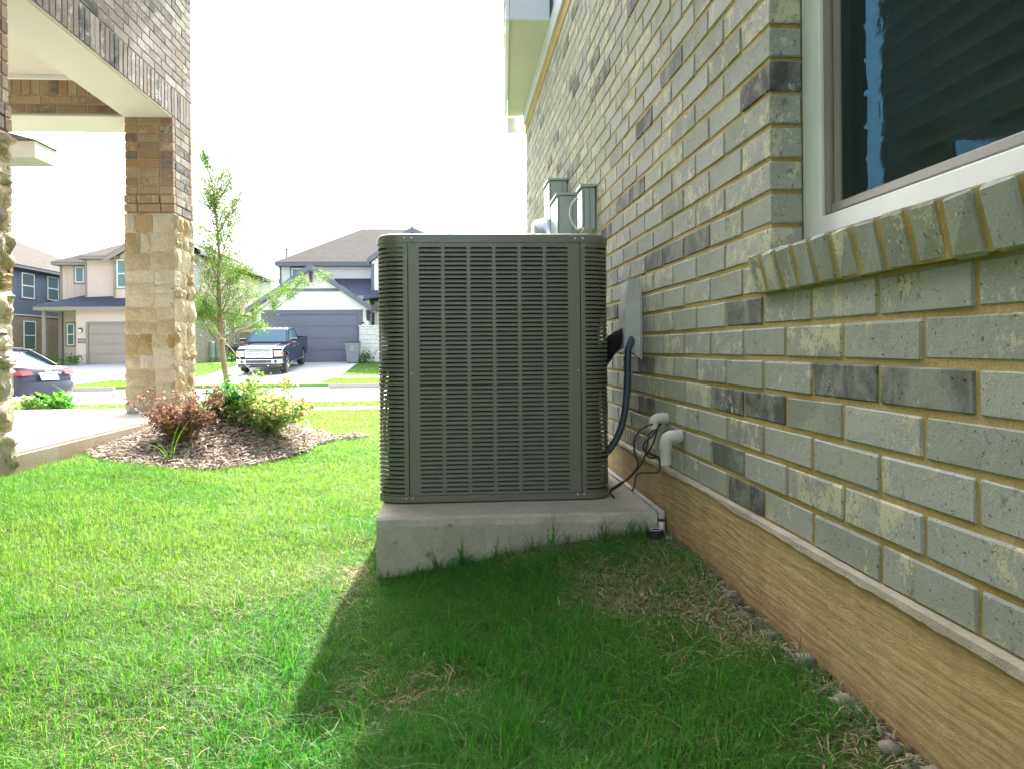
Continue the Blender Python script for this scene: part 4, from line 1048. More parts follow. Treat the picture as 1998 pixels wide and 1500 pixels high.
def side_window(parent, x, y0, y1, z0, z1, trim=None, sg=1):
    f = .055; d = .05*sg; t = MB()
    X0, X1 = sorted((x+.001*sg, x+d))
    t.box(X0, y0, z0, X1, y1, z0+f); t.box(X0, y0, z1-f, X1, y1, z1); t.box(X0, y0, z0+f+.001, X1, y0+f, z1-f-.001); t.box(X0, y1-f, z0+f+.001, X1, y1, z1-f-.001)
    t.box(X0, y0+f+.001, (z0+z1)/2-.03, X1, y1-f-.001, (z0+z1)/2+.03)
    w = t.build('window', M['vinyl'], parent); X0, X1 = sorted((x+.002*sg, x+d*.5))
    for a, b_ in ((z0+f, (z0+z1)/2-.03), ((z0+z1)/2+.03, z1-f)):
        t = MB(); t.box(X0, y0+f, a, X1, y1-f, b_); t.build('pane', M['far_glass'], w)
def garage_door(parent, x0, x1, z0, z1, y, mat, ncol=8):
    g = None; nh = 4; h = (z1-z0)/nh
    t = MB(); t.box(x0, y+.05, z0, x1, y+.08, z1); g = t.build('garage_door', mat, parent)
    for k in range(nh):
        t = MB(); t.cbox(x0+.004, y+.012, z0+k*h+.004, x1-.004, y+.049, z0+(k+1)*h-.006, .008)
        cw = (x1-x0)/ncol
        for c in range(ncol): t.cbox(x0+c*cw+.07, y+.004, z0+k*h+.09, x0+(c+1)*cw-.07, y+.0118, z0+(k+1)*h-.09, .003)
        t.build('door_section', mat, g)
def wall_lamp(parent, x, z, y):
    w = thing('wall_lamp', 'x', 'lamp')  # placeholder, becomes a child
    del w['label']; del w['category']; w.parent = parent; w.location = root_off(parent)
    t = MB(); t.box(x-.05, y-.03, z+.0, x+.05, y-.001, z+.20); t.tube([(x, y-.03, z+.18), (x, y-.12, z+.22)], .015, 6); t.lathe([(.02, .24), (.09, .17), (.085, .15)], (x, y-.14, z), 'z', 10); t.build('bracket', M['black'], w)
    t = MB(); t.lathe([(.05, .0), (.06, .03), (.055, .15)], (x, y-.14, z), 'z', 10); t.build('glass', simple('frosted lamp glass', (.75,.72,.62), .3), w)
def hip_roof(t, x0, x1, y0, y1, z, h, inset=None, th=.02):
    ins = inset if inset is not None else (x1-x0)/2
    xm0, xm1 = (x0+ins, x1-ins) if (x1-x0) > 2*ins else ((x0+x1)/2, (x0+x1)/2)
    ym0, ym1 = y0+ins, y1-ins
    if ym1 < ym0: ym0 = ym1 = (y0+y1)/2
    v = [(x0,y0,z),(x1,y0,z),(x1,y1,z),(x0,y1,z),(xm0,ym0,z+h),(xm1,ym0,z+h),(xm1,ym1,z+h),(xm0,ym1,z+h)]
    t.add(v, [(0,1,5,4),(1,2,6,5),(2,3,7,6),(3,0,4,7),(0,3,2,1),(4,5,6,7)])
zg = .085
# ---- white house with the slate blue garage
wh = thing('house', 'off white two storey house with a steep gable over its slate blue garage door', 'house', (-7.5, FY, zg))
gx0, _ = at(503, 600); gx1, _ = at(719, 600); _, z_lint = at(607, 614); _, z_gtop = at(607, 619)
dx0, _ = at(521, 660); dx1, _ = at(698, 660)
_, z_pk = at(607, 517); xpk, _ = at(607, 517); _, z_ev = at(727, 603); xe1, _ = at(733, 603); xe0 = 2*xpk-xe1
bx0 = xpk-(gx1-xpk)
# gable wall
t = MB(); sl_ = (z_pk-z_ev)/(xe1-xpk)
def gz_at(x): return z_pk-.28-sl_*abs(x-xpk)
for (a, b_) in ((bx0, dx0-.28), (dx1+.28, gx1)):
    t.slab([(a, FY, zg-.2), (b_, FY, zg-.2), (b_, FY, min(z_lint+.24, gz_at(b_))), (a, FY, min(z_lint+.24, gz_at(a)))], (0, .2, 0))
t.slab([(bx0, FY, z_lint+.241), (gx1, FY, z_lint+.241), (gx1, FY, gz_at(gx1)), (xpk, FY, gz_at(xpk)), (bx0, FY, gz_at(bx0))], (0, .2, 0)); t.build('gable_wall', M['white_board'], wh)
for k in range(1, 14):                                   # battens
    x = bx0+(gx1-bx0)*k/14; top = gz_at(x)-.02
    t = MB(); t.box(x-.02, FY-.018, z_lint+.26, x+.02, FY-.001, min(top, 3.98)); t.build('batten', M['white_board'], wh)
_, z_band = at(607, 566)
t = MB(); t.box(xpk-(z_pk-.3-z_band)/sl_, FY-.04, z_band-.09, xpk+(z_pk-.3-z_band)/sl_, FY-.001, z_band+.07); t.build('gable_band', M['slate_trim'], wh)
t = MB(); t.box(dx0-.28, FY-.03, z_lint, dx1+.28, FY-.001, z_lint+.24); t.box(dx0-.28, FY-.03, zg, dx0-.001, FY-.001, z_lint-.001); t.box(dx1+.001, FY-.03, zg, dx1+.28, FY-.001, z_lint-.001); t.build('garage_trim', M['slate_trim'], wh)
garage_door(wh, dx0, dx1, zg, z_lint, FY, M['garage_blue'])
t = MB(); t.box(gx1-.001, FY-.03, 2.2, gx1+.18, FY+.2, gz_at(gx1)-.1); t.build('corner_trim', M['slate_trim'], wh)
# rake boards and roof of the gable
for sg in (-1, 1):
    ex = xpk+sg*(xe1-xpk)
    t = MB(); t.slab([(xpk, FY-.42, z_pk), (ex, FY-.42, z_ev), (ex, FY-.42, z_ev-.30), (xpk, FY-.42, z_pk-.32)], (0, .05, 0)); t.build('rake_board', M['slate_trim'], wh)
    t = MB(); t.slab([(xpk, FY-.369, z_pk-.06), (ex, FY-.369, z_ev-.06), (ex, FY-.369, z_ev-.12), (xpk, FY-.369, z_pk-.12)], (0, 6.5, 0)); t.build('gable_roof', M['shingle_dark'], wh)
    t = MB(); t.slab([(xpk, FY-.368, z_pk-.125), (ex, FY-.368, z_ev-.125), (ex, FY-.368, z_ev-.16), (xpk, FY-.368, z_pk-.16)], (0, .6, 0)); t.build('rake_soffit', M['white_board'], wh)
for (bx_, bz_) in ((xpk, z_pk-.36), (xpk+(xe1-xpk)*.88, z_ev-.08), (xpk-(xe1-xpk)*.88, z_ev-.08)):
    t = MB(); t.slab([(bx_-.07, FY-.38, bz_), (bx_-.07, FY-.002, bz_), (bx_-.07, FY-.002, bz_-.55), (bx_-.07, FY-.12, bz_-.5)], (.14, 0, 0)); t.build('bracket', simple('dark brown bracket', (.07,.05,.05), .7), wh)
# pier of white stone blocks with lamp
pxs0, zt_ = at(702, 638); pxs1, _ = at(737, 638)
t = MB(); t.box(pxs0, FY-.17, zg-.2, pxs1+1.2, FY-.002, zt_-.02); t.build('pier_core', M['stone_white'], wh)
rr = random.Random(4); z = zg-.02; k = 0
while z < zt_-.05:
    h = min([.19, .26, .30, .22][k % 4], zt_-z); x = pxs0-.012
    while x < pxs1+.9:
        w_ = rr.uniform(.28, .62); t = MB(); t.cbox(x+.006, FY-.225, z+.006, x+w_-.006, FY-.171, z+h-.006, .012); t.build('stone_block', M['stone_white'], wh); x += w_
    z += h; k += 1
t = MB(); t.cbox(pxs0-.05, FY-.26, zt_+.002, pxs1+1.0, FY-.002, zt_+.07, .01); t.build('pier_cap', M['stone_white'], wh)
lx, lz = at(709, 634); wall_lamp(wh, lx, lz-.1, FY)
# entrance wall right of the garage
t = MB(); t.box(gx1+.18, FY+1.3, zg-.2, gx1+6.5, FY+1.5, 3.4); t.build('entry_wall', M['white_siding'], wh)
t = MB(); t.box(gx1-.25, FY+.21, zg, gx1-.001, FY+1.3, 3.4); t.build('garage_side', M['white_siding'], wh)
x_a, z_a = at(729, 640, FY-.1); t = MB(); t.box(x_a-.06, FY-.5, 2.75, x_a+.9, FY-.2, 3.05); t.build('porch_beam', simple('dark brown beam', (.08,.055,.05), .7), wh)
t = MB(); t.slab([(xe1-1.3, FY+.6, 3.3), (gx1+6.8, FY-.9, 3.10), (gx1+6.8, FY+3.2, 4.7), (xe1-2.6, FY+3.2, 4.7), (xe1-.9, FY-.3, 3.25)], (0, 0, .05)); t.build('porch_roof', M['shingle_dark'], wh)
# upper storey set back
UY = FY+3.2
ux0, zu_e = at(545, 519, UY); ux1, _ = at(724, 519, UY); _, zr = at(740, 447, UY+5); ue0, _ = at(537, 517, UY-.4)
t = MB(); t.box(ux0, UY, zg, gx1+6.4, UY+11, zu_e-.06); t.build('upper_wall', M['white_siding'], wh)
t = MB(); t.box(ux0-.02, UY-.03, 3.0, ux0+.12, UY-.001, zu_e-.06); t.build('corner_trim', M['slate_trim'], wh)
t = MB(); t.box(ue0, UY-.45, zu_e-.055, gx1+6.9, UY+11.4, zu_e+.001); t.box(ue0-.02, UY-.48, zu_e-.06, gx1+6.9, UY-.451, zu_e+.16); t.build('fascia', M['slate_trim'], wh)
x_hip, z_hip = at(707, 447, UY+5.5)
t = MB(); e_ = .05; v = [(ue0-e_, UY-.5, zu_e+.165), (gx1+7, UY-.5, zu_e+.165), (gx1+7, UY+11.4, zu_e+.165), (ue0-e_, UY+11.4, zu_e+.165), (x_hip, UY+5.5, z_hip), (gx1+2.2, UY+5.5, z_hip)]
t.add(v, [(0,1,5,4), (1,2,5), (2,3,4,5), (3,0,4), (0,3,2,1)]); t.build('roof', M['shingle'], wh)
wx0, wz1 = at(569, 524, UY); wx1, _ = at(591, 524, UY); far_window(wh, wx0, wx1+.2, wz1-1.3, wz1, UY, M['slate_trim'])
# small front gable at the right, its peak shows above the air conditioner
GY2 = FY+.9
g0, gz0 = at(716, 505, GY2); gp, gzp = at(804, 442, GY2); gw0, _ = at(724, 560, GY2)
sl2 = (gzp-gz0)/(gp-g0); gwr = 2*gp-gw0
t = MB(); t.slab([(gw0, GY2+.35, 3.3), (gwr, GY2+.35, 3.3), (gwr, GY2+.35, gzp-.3-sl2*(gwr-gp)), (gp, GY2+.35, gzp-.3), (gw0, GY2+.35, gzp-.3-sl2*(gp-gw0))], (0, 3, 0)); t.build('dormer_wall', M['white_board'], wh)
for sg in (-1, 1):
    ex = gp+sg*(gp-g0)
    t = MB(); t.slab([(gp, GY2-.05, gzp), (ex, GY2-.05, gz0), (ex, GY2-.05, gz0-.30), (gp, GY2-.05, gzp-.32)], (0, .05, 0)); t.build('rake_board', M['slate_trim'], wh)
    t = MB(); t.slab([(gp, GY2+.001, gzp-.03), (ex, GY2+.001, gz0-.03), (ex, GY2+.001, gz0-.12), (gp, GY2+.001, gzp-.12)], (0, 7, 0)); t.build('gable_roof', M['shingle_dark'], wh)
t = MB(); t.box(gp-.06, GY2+.05, gzp-.95, gp+.06, GY2+.34, gzp-.38); t.build('bracket', simple('brown gable bracket', (.07,.05,.05), .7), wh)
t = MB(); t.box(gw0-.02, GY2+.31, 3.3, gw0+.14, GY2+.349, gzp-.4-sl2*(gp-gw0)); t.build('corner_trim', M['slate_trim'], wh)
vx, vz = at(559, 500, UY+3); t = MB(); t.tube([(vx, UY+3, vz-1.2), (vx, UY+3, vz+.45)], .05, 8); t.lathe([(.09, .38), (.09, .46)], (vx, UY+3, vz), 'z', 8); t.build('roof_vent', M['black'], wh)

# ---- tan house
th = thing('house', 'tan two storey house with a taupe garage door, partly behind the stone column', 'house', (-17.5, FY, zg))
tx0, _ = at(148, 620); XS = -13.45; _, zt_e = at(200, 603); gd0, _ = at(173, 650); _, gdt = at(200, 633)
_, z_tw = at(230, 598)
gd1 = gd0+4.88
t = MB(); t.box(tx0, FY, zg-.2, gd0-.14, FY+.2, z_tw); t.box(gd1+.14, FY, zg-.2, XS, FY+.2, z_tw); t.box(gd0-.139, FY, gdt+.13, gd1+.139, FY+.2, z_tw); t.build('front_wall', M['tan_board'], th)
garage_door(th, gd0, gd1, zg, gdt, FY, M['garage_tan'])
t = MB(); t.box(gd0-.139, FY-.02, zg, gd0-.001, FY-.001, gdt+.13); t.box(gd1+.001, FY-.02, zg, gd1+.139, FY-.001, gdt+.13); t.box(gd0, FY-.02, gdt+.001, gd1, FY-.001, gdt+.13); t.build('garage_trim', M['taupe_trim'], th)
# entry recess, porch posts
EY = FY+1.6; ex0, _ = at(118, 650, EY)
t = MB(); t.box(ex0, EY, zg-.2, tx0+.05, EY+.2, z_tw); t.box(tx0-.001, FY+.201, zg-.2, tx0+.15, EY, z_tw); t.build('entry_wall', M['tan_siding'], th)
a, zb1 = at(131, 632, EY); b_, zb0 = at(146, 674, EY); far_window(th, a, b_, zb0, zb1, EY, M['taupe_trim'])
PY_ = FY-.2
for px in (87, 119):
    x, _ = at(px, 650, PY_ if px < 100 else EY-.1); y = PY_ if px < 100 else EY-.1; t = MB(); t.box(x-.09, y-.09, zg-.2, x+.09, y+.09, z_tw-.1); t.build('porch_post', M['taupe_trim'], th)
rx0, rz = at(64, 600, FY-.6); rx1, _ = at(140, 600, FY-.6)
t = MB(); t.box(rx0, FY-.6, rz-.16, XS+.3, FY-.55, rz+.02); t.build('lower_fascia', M['taupe_trim'], th)
t = MB(); t.box(rx0, FY-.549, rz-.14, XS+.3, FY+1.9, rz-.06); t.build('lower_soffit', M['trim_cream'], th)
U1, U2 = FY+1.2, FY+2.4                # bay plane and back plane
_, zlr = at(205, 580, U1)
t = MB(); hx, _ = at(215, 580, U1); t.slab([(rx0-.05, FY-.62, rz+.03), (XS+.35, FY-.62, rz+.03), (XS+.35, U1, zlr), (at(213, 580, U1)[0], U1, zlr+.0), (at(190, 580, U2)[0], U2, zlr+.55), (rx0+1.9, U2, rz+.9)], (0, 0, .04)); t.build('lower_roof', M['shingle_dark'], th)
# upper walls
x_l, z_ue = at(117, 512, U2); x_b, _ = at(166, 512, U1); x_c, zcr = at(222, 502, U1-.6)
t = MB(); t.box(x_l, U2, 2.9, x_b, U2+12, z_ue); t.build('upper_wall', M['tan_board'], th)
for k in range(1, 5):
    x = x_l+(x_b-x_l)*k/5; t = MB(); t.box(x-.02, U2-.016, 3.2, x+.02, U2-.001, z_ue-.01); t.build('batten', M['tan_board'], th)
_, z_e1 = at(200, 503, U1)
t = MB(); t.box(x_b, U1, 2.9, XS, U2+11, z_e1+.05); t.build('bay_wall', M['tan_siding'], th)
t = MB(); t.box(x_b-.02, U1-.02, 2.95, x_b+.10, U1-.001, z_e1-.06); t.box(x_l-.01, U2-.02, 2.95, x_l+.12, U2-.001, z_ue-.03); t.build('corner_trim', M['taupe_trim'], th)
x_g0, _ = at(222, 540, U1-.4); x_g1 = XS-.05
_, zgp = at(290, 455, U1-.4); _, zge = at(218, 500, U1-.8)
xgm = (x_g0+x_g1)/2
t = MB(); t.slab([(x_g0, U1-.4, 3.3), (x_g1, U1-.4, 3.3), (x_g1, U1-.4, zge-.1), (xgm, U1-.4, zgp), (x_g0, U1-.4, zge-.1)], (0, .39, 0)); t.build('gable_bay', M['tan_board'], th)
for k in range(0, 7):
    x = x_g0+.3+(x_g1-x_g0-.6)*k/6; t = MB(); t.box(x-.02, U1-.418, 3.32, x+.02, U1-.4005, 3.95 if k in (1, 2, 3, 4) else zge-.15); t.build('batten', M['tan_board'], th)
t = MB(); t.box(x_g0-.02, U1-.43, 3.3, x_g0+.10, U1-.4, zge-.2); t.build('corner_trim', M['taupe_trim'], th)
for (pa, pb) in ((228, 250), (254, 276)):
    a, z1_ = at(pa, 507, U1-.4); b_, z0_ = at(pb, 562, U1-.4); far_window(th, a, b_, z0_, z1_, U1-.4, M['taupe_trim'], tm=.07)
a, z1_ = at(147, 521, U2); b_, z0_ = at(164.5, 552, U2); far_window(th, a, b_, z0_, z1_, U2, M['taupe_trim'], False)
# roofs
xr0, zr0 = at(99, 513, U2-.5)
t = MB(); t.slab([(xr0, U2-.5, zr0-.12), (x_b+.2, U2-.5, zr0-.12), (x_b+.2, U2+12, zr0-.12), (xr0, U2+12, zr0-.12)], (0, 0, .14)); t.build('fascia', M['taupe_trim'], th)
_, zrt = at(240, 475, U2+4)
t = MB(); t.add([(xr0-.05, U2-.52, zr0+.03), (XS+.4, U2-.52, zr0+.03), (XS+.4, U2+12.5, zr0+.03), (xr0-.05, U2+12.5, zr0+.03), (-17.3, U2+4.2, zrt+.6), (-17.3, U2+8, zrt+.6)], [(0,1,4), (1,2,5,4), (2,3,5), (3,0,4,5), (0,3,2,1)]); t.build('roof', M['shingle'], th)
xe_, ze_ = at(148, 501, U1-.6)
t = MB(); t.slab([(xe_, U1-.6, ze_-.12), (x_g0+.3, U1-.6, ze_-.12), (x_g0+.3, U1+2, ze_-.12), (xe_, U1+2, ze_-.12)], (0, 0, .15)); t.build('bay_fascia', M['taupe_trim'], th)
t = MB(); t.slab([(x_g0-.35, U1-.85, zge-.1), (xgm, U1-.85, zgp+.12), (x_g1+.35, U1-.85, zge-.1), (x_g1+.35, U1-.85, zge-.36), (xgm, U1-.85, zgp-.16), (x_g0-.35, U1-.85, zge-.36)], (0, .06, 0)); t.build('rake_board', M['taupe_trim'], th)
for sg in (-1, 1):
    ex = xgm+sg*(xgm-x_g0+.38); t = MB(); t.slab([(xgm, U1-.789, zgp+.16), (ex, U1-.789, zge-.07), (ex, U1-.789, zge-.12), (xgm, U1-.789, zgp+.10)], (0, 5, 0)); t.build('gable_roof', M['shingle'], th)
t = MB(); t.add([(xe_-.04, U1-.62, ze_+.035), (x_g0+.3, U1-.62, ze_+.035), (x_g0+.9, U1+3, ze_+1.2), (xe_+1.5, U1+3, ze_+1.2)], [(0,1,2,3)]); t.slab([(xe_-.04, U1-.62, ze_+.034), (xe_+1.5, U1+3, ze_+1.19), (xe_-.04, U1+3, ze_+.034)], (0, 0, -.01)); t.build('bay_roof', M['shingle'], th)
lx, lz = at(159, 645); wall_lamp(th, lx, lz-.1, FY)
ax_, az_ = at(153, 668); ax1, az1 = at(166, 662)
t = MB(); t.cbox(ax_-.02, FY-.02, az_-.06, ax1+.02, FY-.001, az1+.02, .004); t.build('address_plaque', simple('dark address plaque', (.06,.055,.05), .6), th)
t = MB(); w_ = (ax1-ax_)/4
def digit(cx_, segs, s=.055):
    X = {'t': (-s*.5, s, s*.5, s), 'm': (-s*.5, 0, s*.5, 0), 'b': (-s*.5, -s, s*.5, -s), 'tl': (-s*.5, 0, -s*.5, s), 'tr': (s*.5, 0, s*.5, s), 'bl': (-s*.5, -s, -s*.5, 0), 'br': (s*.5, -s, s*.5, 0)}
    for q in segs:
        a, b_, c, d = X[q]; zc = (az_+az1)/2-.02; t.box(cx_+min(a, c)-.007, FY-.0245, zc+min(b_, d)-.007, cx_+max(a, c)+.007, FY-.0205, zc+max(b_, d)+.007)
for k, sgs in enumerate((('tl', 'm', 'tr', 'br'), ('t', 'tr', 'm', 'b', 'bl'), ('t', 'tl', 'm', 'br', 'b'), ('t', 'tl', 'tr', 'bl', 'br', 'b'))): digit(ax_+w_*(k+.5), sgs)
t.build('plaque_digits', M['trim_white'], th)
# right side wall: grey siding above brick
XR = XS; t = MB(); t.box(XR-.2, FY+.2, zg-.2, XR, 59.5, 3.02); t.build('side_brick', M['far_grey_brick'], th)
t = MB(); t.box(XR-.2, FY+.2, 3.05, XR-.02, 59.5, 5.75); t.build('side_siding', M['grey_siding'], th)
t = MB(); t.box(XR-.2, FY+.2, 3.0205, XR+.03, 59.5, 3.0495); t.build('side_band', M['trim_white'], th)
t = MB(); t.box(XR-.5, FY+.5, 5.76, XR+.42, 59.9, 5.80); t.build('side_soffit', M['trim_cream'], th)
t = MB(); t.box(XR+.42, FY-.3, 5.72, XR+.47, 60, 5.96); t.build('side_fascia', M['slate_trim'], th)
t = MB(); t.slab([(XR+.48, FY, 5.97), (XR+.48, 60.05, 5.97), (XR-3.2, 56.5, 7.7), (XR-3.2, FY+3, 7.7)], (0, 0, .03)); t.build('side_roof', M['shingle'], th)
t = MB(); t.box(XR-9, 50, zg, XR-.21, 59.5, 5.7); t.build('rear_mass', M['grey_siding'], th)
def side_at(px, py, X):
    """y, z on the plane X=const"""
    a, b_ = px-999, py-679; c, s = math.cos(-ROLL), math.sin(-ROLL); xc, yc = (a*c+b_*s)/1537, -(b_*c-a*s)/1537
    z_ = X/(xc*math.cos(YAW)+math.sin(YAW)); return -xc*z_*math.sin(YAW)+z_*math.cos(YAW), CAM_H+yc*z_
for (pa, pt, pb, wd) in ((470, 547, 578, .95), (459, 628, 672, .6), (441, 628, 674, .6)):
    y0_, z1_ = side_at(pa, pt, XR); _, z0_ = side_at(pa, pb, XR); side_window(th, XR-.018 if pt < 600 else XR, y0_-wd/2, y0_+wd/2, z0_, z1_)

# ---- slate blue house at far left
XB = at(118, 600, 50)[0]
bh = thing('house', 'slate blue two storey house over brown brick, seen between the stone columns', 'house', (XB-4, 46, zg))
yb0 = side_at(30, 600, XB)[0]; ys_ = min(yb0-1, 40); 
_, zbw = side_at(80, 618.5, XB); _, zeb = side_at(80, 533, XB)
t = MB(); t.box(XB-9, 38.5, zg-.2, XB, 58, zbw); t.build('brick_wall', M['far_brick'], bh)
t = MB(); t.box(XB-9, 38.52, zbw+.041, XB-.02, 57.98, zeb); t.build('upper_wall', M['blue_siding'], bh)
t = MB(); t.box(XB-.2, 38.5, zbw+.001, XB+.04, 58, zbw+.04); t.build('band', M['trim_white'], bh)
t = MB(); t.box(XB-9.4, 38.1, zeb+.001, XB+.4, 58.4, zeb+.16); t.build('fascia', M['slate_trim'], bh)
t = MB(); hip_roof(t, XB-9.4, XB+.45, 38.05, 58.45, zeb+.165, 2.5, 4.9); t.build('roof', M['shingle'], bh)
for (pa, pt, pb, wd) in ((54.5, 534, 583, .9), (103, 541, 587, .9), (57, 627, 683, .85)):
    y0_, z1_ = side_at(pa, pt, XB); _, z0_ = side_at(pa, pb, XB); side_window(bh, XB-.018 if pt < 600 else XB, y0_-wd/2-.2, y0_+wd/2+.2, z0_, z1_)
y0_, z0_ = side_at(57, 685, XB); t = MB(); t.box(XB+.001, y0_-.9, z0_-.1, XB+.12, y0_+.9, z0_-.02); t.build('window_sill', M['far_brick'], bh)

# side yard: fence, gate posts, outdoor unit and meters by the tan house
fx0, fx1 = XS+.02, -10.9; fy = 50.5
fe = thing('wooden_fence', 'weathered wooden picket fence closing the gap between the tan and the white house', 'fence', ((fx0+fx1)/2, fy, .09))
bd = MB(); bd.box(-.068, -.01, 0, .068, .01, 1.8); bme = bd.mesh('board'); bme.materials.append(simple('weathered cedar', (.33,.30,.26), .9, var=.25, scale=3))
x = fx0+.08
while x < fx1-.05: place('board', bme, None, fe, loc=(x, fy, .09)); x += .145
t = MB(); t.box(fx0, fy+.011, .4, fx1, fy+.05, .49); t.box(fx0, fy+.011, 1.4, fx1, fy+.05, 1.49); t.build('rail', simple('cedar rail', (.30,.27,.23), .9), fe)
yu, _ = side_at(462, 680, XS+.5)
un = thing('outdoor_unit', 'small dark outdoor unit beside the tan house behind the pickup truck', 'air conditioner', (XS+.65, 47.5, .09))
t = MB(); t.cbox(XS+.25, 47.1, .14, XS+1.05, 47.9, .95, .05); t.build('body', simple('far dark unit', (.05,.05,.05), .6), un)
t = MB(); t.box(XS+.2, 47.05, .05, XS+1.1, 47.95, .138); t.build('base', M['curb'], un)
for k, (px, py) in enumerate(((413, 683), (424, 683))):
    y_, z_ = side_at(px, py, XS+.05); m_ = thing('utility_meter', ('left' if k == 0 else 'right')+' one of two small grey utility meters on the brick side of the tan house', 'utility meter', (XS, y_, z_-.5))
    t = MB(); t.cbox(XS+.001, y_-.22, z_-.45, XS+.16, y_+.18, z_+.45, .02); t.build('box', M['elec'], m_)
    t = MB(); t.tube([(XS+.05, y_, .1), (XS+.05, y_, z_-.45)], .03, 8); t.build('riser', M['elec'], m_)

# ------------------------------------------------------------------ wheelie bin
bxx, _ = at(688, 700, FY-1.2)
binr = thing('trash_bin', 'grey wheeled trash bin standing at the right end of the slate blue garage door', 'trash bin', (bxx, FY-1.0, .055), local=True)
t = MB(); a = [(-.27,-.33),(.27,-.33),(.27,.33),(-.27,.33)]; b_ = [(-.36,-.42),(.36,-.42),(.36,.38),(-.36,.38)]
ring_stack(t, [(a, .05), (b_, 1.0)], False); t.build('body', simple('grey green bin plastic', (.20,.215,.22), .5), binr, bevel=.03)
t = MB(); t.slab([(-.36,-.43,1.0), (-.36,.42,1.03), (-.36,.40,1.10), (-.36,-.40,1.055)], (.72, 0, 0)); t.build('lid', simple('dark bin lid', (.05,.055,.065), .5), binr, bevel=.012)
t = MB(); t.cbox(-.15,-.435,.55,.15,-.39,.86,.02); t.box(-.28,-.385,.12,-.24,-.335,.9); t.box(.24,-.385,.12,.28,-.335,.9); t.build('front_rib', simple('bin rib plastic', (.23,.245,.25), .5), binr)
for s_ in (-1, 1): t = MB(); t.lathe([(.11, -.03), (.11, .03)], (s_*.31, .34, .11), 'x', 14); t.build('wheel', M['black'], binr)
t = MB(); t.tube([(-.3,.45,.98),(.3,.45,.98)], .018, 8); t.build('handle', M['black'], binr)

# ------------------------------------------------------------------ pickup truck
navy = simple('dark navy metallic paint', (.020,.028,.048), .16, metal=0, var=.05, spec=.22)
chrome = simple('chrome', (.70,.71,.72), .12, metal=1, var=.03)
bluechrome = simple('grille chrome', (.60,.66,.74), .18, metal=1, var=.05)
tyre_m = simple('tyre rubber', (.022,.022,.022), .85); lamp_m = simple('clear lamp lens', (.55,.58,.60), .12, var=.25, scale=15); amber = simple('amber lens', (.55,.16,.03), .2); red_l = simple('red tail lens', (.42,.02,.025), .15, var=.1, coat=.6); plastic = simple('dark grey plastic', (.045,.045,.048), .6)
def wheel(parent, x, y, r, w, sg, rim_r):
    t = MB(); t.lathe([(rim_r*.98, -w/2+.02), (r*.93, -w/2), (r, -w/2+.03), (r, w/2-.03), (r*.93, w/2), (rim_r*.98, w/2-.02)], (x, y, r), 'x', 28); wv = t.build('tyre', tyre_m, parent)
    o = x+sg*(w/2-.025); t = MB(); t.lathe([(rim_r, -.02), (rim_r, .015), (rim_r*.9, .0)], (o, y, r), 'x', 24); t.lathe([(.075, -.01), (.07, .022)], (o, y, r), 'x', 12)
    for k in range(6):
        a = k*math.pi/3; c_, s_ = math.cos(a), math.sin(a)
        p = [(o, y+c_*u-s_*v, r+s_*u+c_*v) for u, v in ((.06, -.035), (rim_r*.93, -.05), (rim_r*.93, .05), (.06, .035))]; t.slab(p, (sg*.018, 0, 0))
    t.build('rim', chrome, wv)
    t = MB(); t.lathe([(rim_r*.85, -.03), (rim_r*.85, -.022)], (o-.0*sg, y, r), 'x', 20); t.build('brake_disc', plastic, wv)
TX = -8.38; TY = 34.72
truck = thing('pickup_truck', 'dark navy pickup truck with chrome bumper parked on the white house driveway', 'pickup truck', (TX, TY, -.335), local=True)
truck.rotation_euler = (R(4.2), 0, R(0))
def arc_cut(cy, r, z0, n=8):
    """points over a wheel arch from rear to front or back"""
    a0 = math.asin(max(-1, min(1, (z0-.40)/r))); return [(cy+r*math.cos(a), .40+r*math.sin(a)) for a in np.linspace(a0, math.pi-a0, n)]
WF, WR = 1.02, 4.72; RW = .40
side = [(.10, .52), (.04, .80), (.05, 1.02), (.14, 1.13), (.55, 1.20), (1.55, 1.24), (3.98, 1.30)]
low = [(3.98, .46)]; low += [p for p in arc_cut(WF, .50, .46)]; low += [(.30, .46)]
body_prof = side+[(3.98, .46)]+[(y, z) for y, z in arc_cut(WF, .50, .46)]+[(.22, .46)]
def extr(prof, xw, mat, name, bev=.03, dxtop=0):
    t = MB(); t.slab([(-xw, y, z) for y, z in prof], (2*xw, 0, 0)); return t.build(name, mat, truck, bevel=bev)
extr(body_prof, .985, navy, 'body', .05)
bed_prof = [(4.0, .50), (4.0, 1.34), (5.86, 1.36), (5.88, .62), (5.55, .50)]+[(y, z) for y, z in arc_cut(WR, .50, .50)]
for sg in (-1, 1):
    t = MB(); t.slab([(sg*.985, y, z) for y, z in bed_prof], (-sg*.10, 0, 0)); t.build('bed_side', navy, truck, bevel=.02)
t = MB(); t.box(-.88, 4.0, .62, .88, 5.80, .70); t.box(-.88, 4.0, .701, .88, 4.06, 1.32); t.box(-.884, 5.80, .62, .884, 5.87, 1.34); t.build('bed', navy, truck)
# hood bulge
t = MB(); t.slab([(-.62, .16, 1.13), (-.62, .5, 1.235), (-.62, 1.6, 1.285), (-.62, 1.6, 1.15)], (1.24, 0, 0)); t.build('hood', navy, truck, bevel=.03)
